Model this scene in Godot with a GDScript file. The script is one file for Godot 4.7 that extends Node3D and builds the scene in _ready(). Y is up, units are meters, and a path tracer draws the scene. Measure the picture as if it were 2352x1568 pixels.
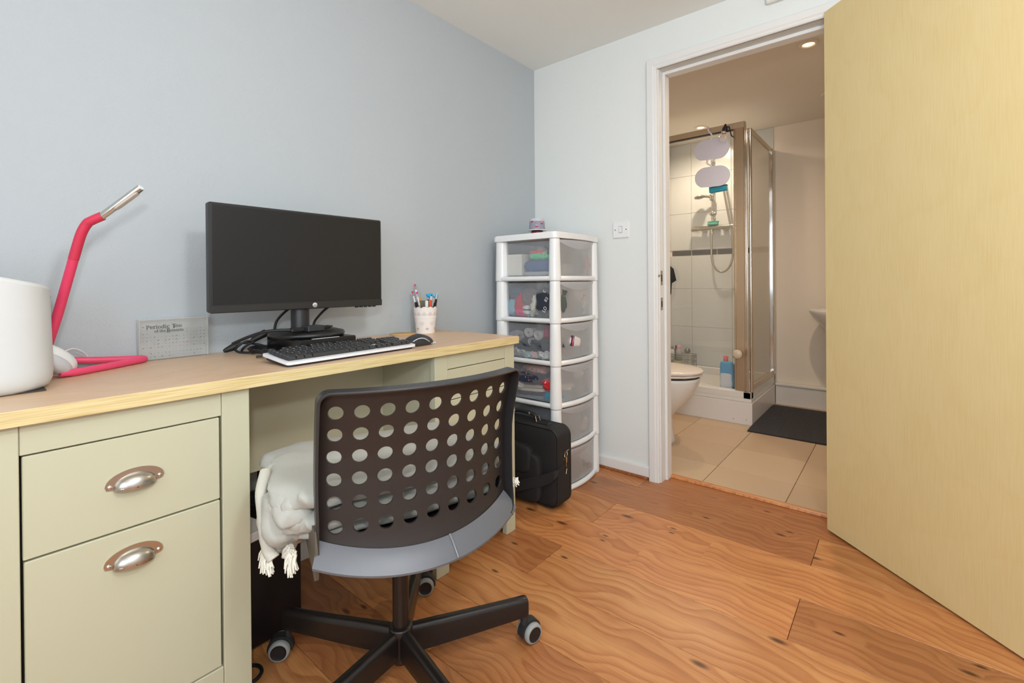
extends Node3D
# A bedroom corner: desk with drawers, perforated swivel chair, plastic drawer tower, open door to a shower room.

var rng := RandomNumberGenerator.new()
var noise := FastNoiseLite.new()
var used := {}
var M := {}

# ---------------------------------------------------------------- mesh collector
class MB:
	var st := SurfaceTool.new()
	var n := 0
	var swap := false
	var off := Vector2.ZERO
	func _init(swap_uv := false, uv_off := Vector2.ZERO) -> void:
		st.begin(Mesh.PRIMITIVE_TRIANGLES)
		swap = swap_uv
		off = uv_off
	func flat_uv(p: Vector3, nn: Vector3) -> Vector2:
		var a := nn.abs()
		var uv := Vector2(p.x, p.y)
		if a.y >= a.x and a.y >= a.z:
			uv = Vector2(p.x, p.z)
		elif a.x >= a.z:
			uv = Vector2(p.z, p.y)
		if swap:
			uv = Vector2(uv.y, uv.x)
		return uv + off
	func tri(a: Vector3, b: Vector3, c: Vector3, g := -1, ua = null, ub = null, uc = null) -> void:
		var nn := (c - a).cross(b - a)
		if nn.length_squared() < 1e-18:
			return
		st.set_smooth_group(g)
		st.set_uv(flat_uv(a, nn) if ua == null else ua)
		st.add_vertex(a)
		st.set_uv(flat_uv(b, nn) if ub == null else ub)
		st.add_vertex(b)
		st.set_uv(flat_uv(c, nn) if uc == null else uc)
		st.add_vertex(c)
		n += 1
	# corners seen counter-clockwise from outside when given a,b,c,d clockwise -> front
	func quad(a: Vector3, b: Vector3, c: Vector3, d: Vector3, g := -1, ua = null, ub = null, uc = null, ud = null) -> void:
		tri(a, b, c, g, ua, ub, uc)
		tri(a, c, d, g, ua, uc, ud)
	func done() -> ArrayMesh:
		st.generate_normals()
		st.index()
		return st.commit()
	# chamfered box, centre c, full size s, rotated by basis
	func box(c: Vector3, s: Vector3, ch := 0.0, bs := Basis.IDENTITY) -> void:
		var h := s * 0.5
		ch = minf(ch, minf(h.x, minf(h.y, h.z)) * 0.95)
		var P := func(sx: float, sy: float, sz: float, ax: int) -> Vector3:
			var v := Vector3(sx * (h.x - (0.0 if ax == 0 else ch)), sy * (h.y - (0.0 if ax == 1 else ch)), sz * (h.z - (0.0 if ax == 2 else ch)))
			return c + bs * v
		for sg in [-1.0, 1.0]:
			var f := func(a, b, cc, d, flip) -> void:
				if flip:
					quad(d, cc, b, a)
				else:
					quad(a, b, cc, d)
			f.call(P.call(sg, -1, -1, 0), P.call(sg, 1, -1, 0), P.call(sg, 1, 1, 0), P.call(sg, -1, 1, 0), sg > 0)
			f.call(P.call(-1, sg, -1, 1), P.call(-1, sg, 1, 1), P.call(1, sg, 1, 1), P.call(1, sg, -1, 1), sg > 0)
			f.call(P.call(-1, -1, sg, 2), P.call(1, -1, sg, 2), P.call(1, 1, sg, 2), P.call(-1, 1, sg, 2), sg > 0)
		if ch <= 0.0:
			return
		for s1 in [-1.0, 1.0]:
			for s2 in [-1.0, 1.0]:
				var k: bool = s1 * s2 > 0
				var e := func(a, b, cc, d) -> void:
					if k:
						quad(a, b, cc, d)
					else:
						quad(d, cc, b, a)
				e.call(P.call(s1, s2, -1, 0), P.call(s1, s2, 1, 0), P.call(s1, s2, 1, 1), P.call(s1, s2, -1, 1))
				e.call(P.call(-1, s1, s2, 1), P.call(1, s1, s2, 1), P.call(1, s1, s2, 2), P.call(-1, s1, s2, 2))
				e.call(P.call(s2, -1, s1, 2), P.call(s2, 1, s1, 2), P.call(s2, 1, s1, 0), P.call(s2, -1, s1, 0))
				for s3 in [-1.0, 1.0]:
					if s1 * s2 * s3 > 0:
						tri(P.call(s1, s2, s3, 0), P.call(s1, s2, s3, 2), P.call(s1, s2, s3, 1))
					else:
						tri(P.call(s1, s2, s3, 0), P.call(s1, s2, s3, 1), P.call(s1, s2, s3, 2))
	func bx(x0: float, x1: float, y0: float, y1: float, z0: float, z1: float, ch := 0.0) -> void:
		box(Vector3((x0 + x1) / 2, (y0 + y1) / 2, (z0 + z1) / 2), Vector3(x1 - x0, y1 - y0, z1 - z0), ch)
	# smooth surface from a function of (i, j)
	func grid(nu: int, nv: int, f: Callable, g := 1, flip := false, uvf = null) -> void:
		var prev := PackedVector3Array()
		for i in nu + 1:
			var row := PackedVector3Array()
			for j in nv + 1:
				row.append(f.call(float(i) / nu, float(j) / nv))
			if i > 0:
				for j in nv:
					var u0 = null
					var u1 = null
					var u2 = null
					var u3 = null
					if uvf != null:
						u0 = uvf.call(float(i - 1) / nu, float(j) / nv)
						u1 = uvf.call(float(i) / nu, float(j) / nv)
						u2 = uvf.call(float(i) / nu, float(j + 1) / nv)
						u3 = uvf.call(float(i - 1) / nu, float(j + 1) / nv)
					if flip:
						quad(prev[j + 1], row[j + 1], row[j], prev[j], g, u3, u2, u1, u0)
					else:
						quad(prev[j], row[j], row[j + 1], prev[j + 1], g, u0, u1, u2, u3)
			prev = row
	# tube along points; r a number or an array
	func tube(pts: PackedVector3Array, r, seg := 10, caps := true, sq := 1.0) -> void:
		var k := pts.size()
		var nrm := Vector3.ZERO
		var rings := []
		for i in k:
			var t: Vector3 = (pts[mini(i + 1, k - 1)] - pts[maxi(i - 1, 0)]).normalized()
			if i == 0:
				nrm = t.cross(Vector3.UP)
				if nrm.length() < 0.05:
					nrm = t.cross(Vector3.RIGHT)
				nrm = nrm.normalized()
			else:
				nrm = (nrm - t * nrm.dot(t)).normalized()
			var bn := t.cross(nrm).normalized()
			var rr: float = r[i] if r is Array else float(r)
			var ring := PackedVector3Array()
			for s in seg + 1:
				var a := TAU * s / seg
				ring.append(pts[i] + nrm * cos(a) * rr + bn * sin(a) * rr * sq)
			rings.append(ring)
		for i in k - 1:
			for s in seg:
				quad(rings[i][s + 1], rings[i][s], rings[i + 1][s], rings[i + 1][s + 1], 1)
		if caps:
			for s in seg:
				tri(pts[0], rings[0][s], rings[0][s + 1], 2)
				tri(pts[k - 1], rings[k - 1][s + 1], rings[k - 1][s], 2)
	# turned profile: points (radius, height) bottom to top about an axis
	func lathe(c: Vector3, prof: PackedVector2Array, seg := 24, bs := Basis.IDENTITY, g := 1, sx := 1.0, sz := 1.0, uvt := false) -> void:
		for i in prof.size() - 1:
			for s in seg:
				var q := []
				for k in [[i, s], [i, s + 1], [i + 1, s + 1], [i + 1, s]]:
					var a: float = TAU * k[1] / seg
					q.append(c + bs * Vector3(cos(a) * prof[k[0]].x * sx, prof[k[0]].y, sin(a) * prof[k[0]].x * sz))
				if uvt:
					var h: float = prof[prof.size() - 1].y - prof[0].y
					var v0: float = 1.0 - (prof[i].y - prof[0].y) / h
					var v1: float = 1.0 - (prof[i + 1].y - prof[0].y) / h
					quad(q[0], q[1], q[2], q[3], g, Vector2(float(s) / seg, v0), Vector2(float(s + 1) / seg, v0), Vector2(float(s + 1) / seg, v1), Vector2(float(s) / seg, v1))
				else:
					quad(q[0], q[1], q[2], q[3], g)
	# polygon in the plane of two axes pushed along a third
	func prism(poly: PackedVector2Array, o: Vector3, ax: Vector3, ay: Vector3, dz: Vector3, smooth_side := false) -> void:
		var idx := Geometry2D.triangulate_polygon(poly)
		var right := ax.cross(ay).dot(dz) > 0
		var cw := Geometry2D.is_polygon_clockwise(poly)
		for i in range(0, idx.size(), 3):
			var t := []
			for j in 3:
				var p := poly[idx[i + j]]
				t.append(o + ax * p.x + ay * p.y)
			var nn: Vector3 = (t[2] - t[0]).cross(t[1] - t[0])
			if nn.dot(dz) > 0:
				tri(t[0] + dz, t[1] + dz, t[2] + dz)
				tri(t[2], t[1], t[0])
			else:
				tri(t[2] + dz, t[1] + dz, t[0] + dz)
				tri(t[0], t[1], t[2])
		for i in poly.size():
			var p := poly[i]
			var q := poly[(i + 1) % poly.size()]
			var a := o + ax * p.x + ay * p.y
			var b := o + ax * q.x + ay * q.y
			if right == cw:
				quad(a, b, b + dz, a + dz, 3 if smooth_side else -1)
			else:
				quad(b, a, a + dz, b + dz, 3 if smooth_side else -1)
	# rounded lump: superellipsoid, e1 vertical, e2 round exponent (1 = ellipsoid, small = boxy)
	func lump(c: Vector3, s: Vector3, e1: float, e2: float, nu := 24, nv := 14, bs := Basis.IDENTITY, bump = null) -> void:
		var pw := func(v: float, e: float) -> float: return signf(v) * pow(absf(v), e)
		var f := func(u: float, v: float) -> Vector3:
			var th := u * TAU
			var ph := (v - 0.5) * PI
			if v <= 0.0 or v >= 1.0:
				th = 0.0
			if u >= 1.0:
				th = 0.0
			var d := Vector3(pw.call(cos(ph), e1) * pw.call(cos(th), e2), pw.call(sin(ph), e1), pw.call(cos(ph), e1) * pw.call(sin(th), e2))
			var p: Vector3 = d * s * 0.5
			if bump != null:
				p = bump.call(p, d)
			return c + bs * p
		grid(nu, nv, f, 1)

# ---------------------------------------------------------------- objects
func numbered(called: String) -> String:
	if not used.has(called):
		used[called] = 0
		return called
	used[called] += 1
	return "%s_%03d" % [called, used[called]]

func obj(called: String, mb, m: Material, parent: Node3D = null) -> MeshInstance3D:
	var o := MeshInstance3D.new()
	o.mesh = mb.done() if mb is MB else mb
	o.material_override = m
	if parent == null:
		o.name = numbered(called)
		add_child(o)
	else:
		o.name = called
		parent.add_child(o, true)
	return o

func thing(called: String, label: String, category: String, at := Vector3.ZERO, turn := 0.0, group := "") -> Node3D:
	var o := Node3D.new()
	o.name = numbered(called)
	add_child(o)
	o.position = at
	o.rotation.y = turn
	tag(o, label, category, group)
	return o

func tag(o: Node3D, label: String, category: String, group := "") -> Node3D:
	o.set_meta("label", label)
	o.set_meta("category", category)
	if group:
		o.set_meta("group", group)
	return o

func struct(o: Node3D, label: String, category: String) -> Node3D:
	tag(o, label, category)
	o.set_meta("kind", "structure")
	return o

func pv(a: Array) -> PackedVector3Array:
	var r := PackedVector3Array()
	for i in range(0, a.size(), 3):
		r.append(Vector3(a[i], a[i + 1], a[i + 2]))
	return r

func p2(a: Array) -> PackedVector2Array:
	var r := PackedVector2Array()
	for i in range(0, a.size(), 2):
		r.append(Vector2(a[i], a[i + 1]))
	return r

func curve(pts: PackedVector3Array, per := 6) -> PackedVector3Array:
	var r := PackedVector3Array()
	for i in pts.size() - 1:
		var a := pts[maxi(i - 1, 0)]
		var d := pts[mini(i + 2, pts.size() - 1)]
		for k in per:
			r.append(pts[i].cubic_interpolate(pts[i + 1], a, d, float(k) / per))
	r.append(pts[pts.size() - 1])
	return r

func round_rect(w: float, h: float, r: float, seg := 5) -> PackedVector2Array:
	var o := PackedVector2Array()
	for q in 4:
		var c := Vector2((w / 2 - r) * [1, -1, -1, 1][q], (h / 2 - r) * [1, 1, -1, -1][q])
		for k in seg + 1:
			var a := PI / 2 * (q + float(k) / seg)
			o.append(c + Vector2(cos(a), sin(a)) * r)
	return o

func text_mesh(t: String, font: String, size_m: float, depth: float) -> TextMesh:
	var tm := TextMesh.new()
	tm.text = t
	var f := SystemFont.new()
	f.font_names = PackedStringArray([font])
	tm.font = f
	tm.font_size = 64
	tm.pixel_size = size_m / 64.0
	tm.depth = depth
	return tm

# ---------------------------------------------------------------- materials
func mat(c: Color, rough := 0.6, metal := 0.0, spec := 0.5) -> StandardMaterial3D:
	var m := StandardMaterial3D.new()
	m.albedo_color = c
	m.roughness = rough
	m.metallic = metal
	m.metallic_specular = spec
	return m

func c8(r: int, g: int, b: int) -> Color:
	return Color(r / 255.0, g / 255.0, b / 255.0)

func G(r: int, g: int, b: int) -> Color:
	return c8(r, g, b)

func clear_mat(c: Color, alpha: float, rough := 0.05) -> StandardMaterial3D:
	var m := mat(c, rough)
	m.albedo_color = Color(c.r, c.g, c.b, alpha)
	m.transparency = BaseMaterial3D.TRANSPARENCY_ALPHA
	return m

func bump(m: StandardMaterial3D, freq: float, strength: float, tile := 0.5, sd := 1) -> StandardMaterial3D:
	var nt := NoiseTexture2D.new()
	var fn := FastNoiseLite.new()
	fn.seed = sd
	fn.frequency = freq
	fn.fractal_octaves = 4
	nt.noise = fn
	nt.width = 256
	nt.height = 256
	nt.seamless = true
	nt.as_normal_map = true
	nt.bump_strength = strength
	m.normal_enabled = true
	m.normal_texture = nt
	m.uv1_triplanar = true
	m.uv1_scale = Vector3.ONE / tile
	return m

# wood: grain runs along the image's height. W, H in metres
func wood(w: int, h: int, W: float, H: float, base: Color, dark: Color, light: Color, rings: float, cath: float, fine: float, knots: int, sd: int, contrast := 1.0) -> ImageTexture:
	var fn := FastNoiseLite.new()
	fn.seed = sd
	fn.noise_type = FastNoiseLite.TYPE_SIMPLEX_SMOOTH
	fn.fractal_octaves = 3
	fn.frequency = 1.0
	var f1 := FastNoiseLite.new()
	f1.seed = sd + 7
	f1.fractal_octaves = 2
	f1.frequency = 1.0
	var r := RandomNumberGenerator.new()
	r.seed = sd
	var xc := r.randf_range(0.3, 0.7) * W
	var zc := r.randf_range(0.25, 0.75) * H
	var ks := []
	for i in knots:
		ks.append(Vector3(r.randf() * W, r.randf() * H, r.randf_range(0.006, 0.013)))
	var data := PackedByteArray()
	data.resize(w * h * 3)
	var k := 0
	for j in h:
		var z := H * j / h
		var wander := fn.get_noise_2d(3.1, z * 1.6) * W * 0.5
		for i in w:
			var x := W * i / w
			var warp := fn.get_noise_2d(x * 6.0, z * 0.75)
			var dx := (x - xc - wander) / W
			var dz := (z - zc) * cath
			var v := sqrt(dx * dx + dz * dz + 0.002) * rings + warp * rings * 0.13
			var kd := 0.0
			for q in ks:
				var e := Vector2((x - q.x) / q.z, (z - q.y) / (q.z * 2.6)).length()
				if e < 4.0:
					v += (4.0 - e) * 0.22
					kd = maxf(kd, 1.0 - e)
			var s := v - floorf(v)
			var ring := pow(s, 2.2) if s < 0.86 else (1.0 - s) / 0.14 * 0.72
			var streak := f1.get_noise_2d(x * 260.0, z * 7.0) * fine
			var patch := fn.get_noise_2d(x * 9.0 + 40.0, z * 1.4)
			var t := (ring - 0.42) * contrast + streak + patch * 0.42 * contrast
			var c := base.lerp(dark, clampf(t, 0, 1)) if t > 0.0 else base.lerp(light, clampf(-t * 1.5, 0, 1))
			if kd > 0.0:
				c = c.lerp(dark.darkened(0.35), minf(1.0, kd * 1.4))
			data[k] = int(clampf(c.r, 0, 1) * 255)
			data[k + 1] = int(clampf(c.g, 0, 1) * 255)
			data[k + 2] = int(clampf(c.b, 0, 1) * 255)
			k += 3
	return ImageTexture.create_from_image(Image.create_from_data(w, h, false, Image.FORMAT_RGB8, data))

func wood_mat(tex: Texture2D, W: float, H: float, rough := 0.4, off := Vector2.ZERO, tint := Color.WHITE) -> StandardMaterial3D:
	var m := mat(tint, rough)
	m.albedo_texture = tex
	m.uv1_scale = Vector3(1.0 / W, 1.0 / H, 1)
	m.uv1_offset = Vector3(off.x, off.y, 0)
	return m

# ================================================================ build
func _ready() -> void:
	rng.seed = 11
	noise.seed = 5
	noise.frequency = 1.0
	noise.fractal_octaves = 3
	# --- camera: level wide lens, shifted down a little
	var cam := Camera3D.new()
	cam.name = "camera"
	add_child(cam)
	var f := 1082.24
	cam.near = 0.05
	cam.far = 50.0
	cam.projection = Camera3D.PROJECTION_FRUSTUM
	cam.size = 1568.0 / f * cam.near
	cam.frustum_offset = Vector2(0, (651.58 - 784.0) / f * cam.near)
	cam.keep_aspect = Camera3D.KEEP_HEIGHT
	cam.position = Vector3(-2.1957, 0.97, 1.6401)
	cam.rotation_degrees = Vector3(-0.186, -50.356, -0.484)
	cam.current = true
	# --- sky outside the window, exposure
	var we := WorldEnvironment.new()
	we.name = "environment"
	var env := Environment.new()
	env.background_mode = Environment.BG_COLOR
	env.background_color = Color(0.80, 0.88, 1.0)
	env.background_energy_multiplier = 1.0
	env.ambient_light_source = Environment.AMBIENT_SOURCE_DISABLED
	env.tonemap_mode = Environment.TONE_MAPPER_LINEAR
	env.tonemap_exposure = 1.07
	env.sdfgi_enabled = true
	env.ssao_enabled = true
	env.ssil_enabled = true
	we.environment = env
	add_child(we)
	# --- daylight through the window behind the camera
	var day := AreaLight3D.new()
	day.name = "window_daylight"
	day.area_size = Vector2(2.0, 1.3)
	day.light_color = Color(0.93, 0.975, 1.0)
	day.light_energy = 3.1
	day.shadow_enabled = true
	day.area_range = 12.0
	add_child(day)
	day.look_at_from_position(Vector3(-3.42, 1.35, 1.95), Vector3(0, 1.35, 1.95))
	# --- the photographer's flash, just above the lens
	var fl := OmniLight3D.new()
	fl.name = "camera_flash"
	fl.light_color = Color(0.98, 1.0, 1.0)
	fl.light_energy = 0.44
	fl.light_size = 0.035
	fl.omni_range = 12.0
	fl.omni_attenuation = 2.0
	fl.shadow_enabled = true
	fl.position = Vector3(-2.25, 1.235, 1.68)
	add_child(fl)
	make_materials()
	room()
	pendant(Vector3(-1.8, 1.76, 1.9))
	desk()
	desk_things()
	chair()
	under_desk()
	drawer_tower()
	bag()
	bathroom()
	bathroom_things()

func make_materials() -> void:
	M.grey_wall = bump(mat(c8(184, 190, 195), 0.75), 0.06, 1.2, 0.12, 3)
	M.white_wall = bump(mat(c8(229, 232, 230), 0.8), 0.06, 1.0, 0.12, 4)
	M.ceiling = mat(c8(236, 237, 233), 0.9)
	M.gloss_white = mat(c8(230, 229, 227), 0.35)
	M.cream = mat(c8(195, 193, 167), 0.42)
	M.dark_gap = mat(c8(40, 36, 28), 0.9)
	M.black = mat(c8(24, 23, 24), 0.45)
	M.black_soft = mat(c8(30, 29, 30), 0.6)
	M.black_gloss = mat(c8(14, 14, 15), 0.12)
	M.steel = mat(c8(190, 184, 176), 0.3, 1.0)
	M.chrome = mat(c8(225, 225, 225), 0.08, 1.0)
	M.plastic_white = mat(c8(238, 238, 238), 0.3)
	M.floor_a = wood(224, 1152, 0.2125, 1.446, c8(190, 122, 72), c8(148, 88, 48), c8(216, 154, 96), 8.0, 0.34, 0.26, 4, 21, 0.75)
	M.floor_b = wood(224, 1152, 0.2125, 1.446, c8(186, 117, 69), c8(144, 84, 46), c8(212, 148, 92), 10.0, 0.22, 0.26, 6, 34, 0.7)
	M.floor_c = wood(224, 1152, 0.2125, 1.446, c8(193, 126, 74), c8(150, 92, 52), c8(218, 158, 100), 6.5, 0.45, 0.28, 3, 57, 0.8)
	M.desk_tex = wood(192, 768, 0.48, 1.45, c8(214, 180, 146), c8(200, 162, 128), c8(222, 190, 158), 5.0, 0.15, 0.5, 0, 71, 0.4)
	M.edge_tex = wood(64, 768, 0.05, 1.45, c8(216, 194, 142), c8(194, 166, 110), c8(226, 208, 160), 3.0, 0.2, 0.9, 0, 82, 0.5)
	M.door_tex = wood(320, 900, 0.7, 2.0, c8(222, 200, 146), c8(214, 186, 128), c8(227, 206, 156), 4.0, 0.16, 0.45, 0, 93, 0.3)

# a plain opal globe on a cord: the bedroom's own lamp, above the frame
func pendant(at: Vector3) -> void:
	var p = thing("pendant_lamp", "opal glass globe pendant lamp hanging from the bedroom ceiling", "pendant lamp", at)
	var mb := MB.new()
	mb.lathe(Vector3(0, 2.195 - at.y, 0), p2([0.0001, -0.03, 0.03, -0.028, 0.045, -0.01, 0.046, 0.0]), 24)
	obj("ceiling_rose", mb, M.plastic_white, p)
	mb = MB.new()
	mb.tube(PackedVector3Array([Vector3(0, 0.12, 0), Vector3(0, 2.17 - at.y, 0)]), 0.004, 8)
	obj("cord", mb, M.plastic_white, p)
	mb = MB.new()
	mb.lathe(Vector3.ZERO, p2([0.03, 0.135, 0.032, 0.10, 0.03, 0.095]), 20)
	obj("lamp_holder", mb, M.plastic_white, p)
	mb = MB.new()
	mb.lump(Vector3.ZERO, Vector3(0.22, 0.22, 0.22), 1.0, 1.0, 28, 16)
	var gm := mat(c8(245, 243, 236), 0.3)
	gm.emission_enabled = true
	gm.emission = c8(255, 250, 238)
	gm.emission_energy_multiplier = 1.0
	obj("globe", mb, gm, p)
	var l := OmniLight3D.new()
	l.name = "globe_light"
	l.light_color = Color(0.975, 0.99, 1.0)
	l.light_energy = 0.74
	l.light_size = 0.1
	l.omni_range = 10.0
	l.omni_attenuation = 2.0
	l.shadow_enabled = true
	p.add_child(l)

# ---------------------------------------------------------------- room shell
func room() -> void:
	# floor with its laminate planks (along z)
	var mb := MB.new()
	mb.bx(-3.3, 0.1, -0.1, -0.008, 0.0, 3.2)
	var fl = obj("floor", mb, M.dark_gap)
	struct(fl, "brown wood laminate floor of long planks in the bedroom", "floor")
	var texs := [M.floor_a, M.floor_b, M.floor_c]
	var mats := []
	for i in 9:
		mats.append(wood_mat(texs[i % 3], 0.2125, 1.446, 0.33, Vector2(0, [0.0, 0.37, 0.71][i / 3]), Color.WHITE.darkened(0.06 * float((i * 5) % 3))))
	var seam := [0.1, -0.1125, -0.325, -0.537, -0.75, -0.9625, -1.174, -1.386, -1.598, -1.81, -2.022, -2.234, -2.446, -2.658, -2.87, -3.082, -3.3]
	for i in seam.size() - 1:
		var x1: float = seam[i] - 0.0006
		var x0: float = seam[i + 1] + 0.0006
		var first := 1.396 if i % 2 == 1 else 0.673
		var zs := [0.0]
		var z := first - 1.446
		while z < 3.2:
			if z > 0.02:
				zs.append(z)
			z += 1.446
		zs.append(3.2)
		for k in zs.size() - 1:
			var pm := MB.new(false, Vector2(-x0, -zs[k]))
			pm.bx(x0, x1, -0.008, 0.0, zs[k] + 0.0008, zs[k + 1] - 0.0008, 0.0007)
			obj("plank", pm, mats[(i * 4 + k * 7) % 9], fl)
	# ceiling
	mb = MB.new()
	mb.bx(-3.4, 0.1, 2.195, 2.32, -0.1, 3.3)
	struct(obj("ceiling", mb, M.ceiling), "plain white bedroom ceiling", "ceiling")
	# grey feature wall, white walls
	mb = MB.new()
	mb.bx(-3.4, 0.1, -0.1, 2.25, -0.1, 0.0)
	struct(obj("wall_back", mb, M.grey_wall), "grey painted feature wall behind the desk", "wall")
	mb = MB.new()
	mb.bx(0.0, 0.1, -0.1, 2.3, 0.0, 0.735)
	mb.bx(0.0, 0.1, 1.985, 2.3, 0.735, 1.45)
	mb.bx(0.0, 0.1, -0.1, 2.3, 1.45, 3.2)
	struct(obj("wall_right", mb, M.white_wall), "white wall with the doorway to the shower room", "wall")
	mb = MB.new()
	mb.bx(-3.4, -3.3, -0.1, 0.7, 0.0, 3.2)
	mb.bx(-3.4, -3.3, 2.0, 2.3, 0.0, 3.2)
	mb.bx(-3.4, -3.3, 0.7, 2.0, 0.0, 0.95)
	mb.bx(-3.4, -3.3, 0.7, 2.0, 2.95, 3.2)
	struct(obj("wall_left", mb, M.white_wall), "white wall with the window, behind the camera", "wall")
	mb = MB.new()
	mb.bx(-3.4, 0.1, -0.1, 2.3, 3.2, 3.3)
	struct(obj("wall_front", mb, M.white_wall), "plain white wall behind the camera", "wall")
	var w = Node3D.new()
	w.name = "window_1"
	add_child(w)
	struct(w, "white framed window behind the camera", "window")
	mb = MB.new()
	for zz in [0.95, 1.93, 2.9]:
		mb.bx(-3.37, -3.32, 0.7, 2.0, zz, zz + 0.05, 0.004)
	mb.bx(-3.37, -3.32, 0.7, 0.75, 0.95, 2.95, 0.004)
	mb.bx(-3.37, -3.32, 1.95, 2.0, 0.95, 2.95, 0.004)
	obj("frame", mb, M.gloss_white, w)
	mb = MB.new()
	mb.bx(-3.348, -3.344, 0.75, 1.95, 1.0, 2.9)
	obj("pane", mb, clear_mat(Color(0.95, 0.98, 1), 0.05), w)
	# skirting and wood bead under it
	mb = MB.new()
	mb.prism(p2([0, 0.014, -0.012, 0.014, -0.014, 0.018, -0.014, 0.058, -0.011, 0.066, -0.006, 0.068, 0, 0.068]), Vector3(0, 0, 0.0), Vector3.RIGHT, Vector3.UP, Vector3(0, 0, 0.687))
	struct(obj("baseboard_right", mb, M.gloss_white), "white painted skirting board between drawer tower and door frame", "skirting")
	mb = MB.new(false, Vector2(0.1, 0.4))
	mb.prism(p2([0, 0, -0.017, 0, -0.0175, 0.004, -0.016, 0.009, -0.012, 0.014, -0.006, 0.017, 0, 0.018]), Vector3(0, 0, 0.0), Vector3.RIGHT, Vector3.UP, Vector3(0, 0, 0.68))
	struct(obj("trim_1", mb, wood_mat(M.floor_b, 0.2125, 1.446, 0.4, Vector2.ZERO, c8(200, 190, 180))), "narrow wood beading along the foot of the white skirting", "beading")
	mb = MB.new()
	mb.prism(p2([0, 0, 0, 0.02, 0.07, 0.02, 0.07, 0.0]), Vector3(-3.3, 0, 0.0), Vector3.FORWARD * -0.2, Vector3.UP * 3.0, Vector3(3.25, 0, 0))
	struct(obj("baseboard_back", mb, M.gloss_white), "white skirting along the grey wall, under the desk", "skirting")
	door_frame()
	door_leaf()
	# light switch
	var sw = thing("light_switch", "white square one-gang light switch on the white wall", "light switch", Vector3(-0.0, 1.231, 0.544))
	mb = MB.new()
	mb.box(Vector3(-0.0045, 0, 0), Vector3(0.009, 0.084, 0.09), 0.004)
	obj("plate", mb, M.plastic_white, sw)
	mb = MB.new()
	mb.box(Vector3(-0.0105, 0.001, -0.001), Vector3(0.004, 0.031, 0.016), 0.0014, Basis(Vector3.BACK, 0.06))
	obj("rocker", mb, M.plastic_white, sw)
	mb = MB.new()
	mb.bx(-0.0094, -0.0088, -0.0165, 0.0185, -0.0105, 0.0085)
	obj("rocker_gap", mb, mat(c8(150, 150, 155)), sw)
	for zz in [-0.03, 0.03]:
		mb = MB.new()
		mb.lathe(Vector3(-0.0088, 0, zz), p2([0.0001, 0.0008, 0.003, 0.0006, 0.003, 0]), 12, Basis(Vector3.BACK, PI / 2))
		obj("screw", mb, mat(c8(90, 90, 92), 0.5, 0.5), sw)
	# small white box on the wall above the door, its corner in view
	var al = thing("wall_box", "small white plastic box high on the wall above the doorway", "box", Vector3(0, 2.15, 1.27))
	mb = MB.new()
	mb.box(Vector3(-0.012, 0, 0), Vector3(0.024, 0.08, 0.12), 0.005)
	obj("cover", mb, mat(c8(226, 225, 220), 0.4), al)

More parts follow.
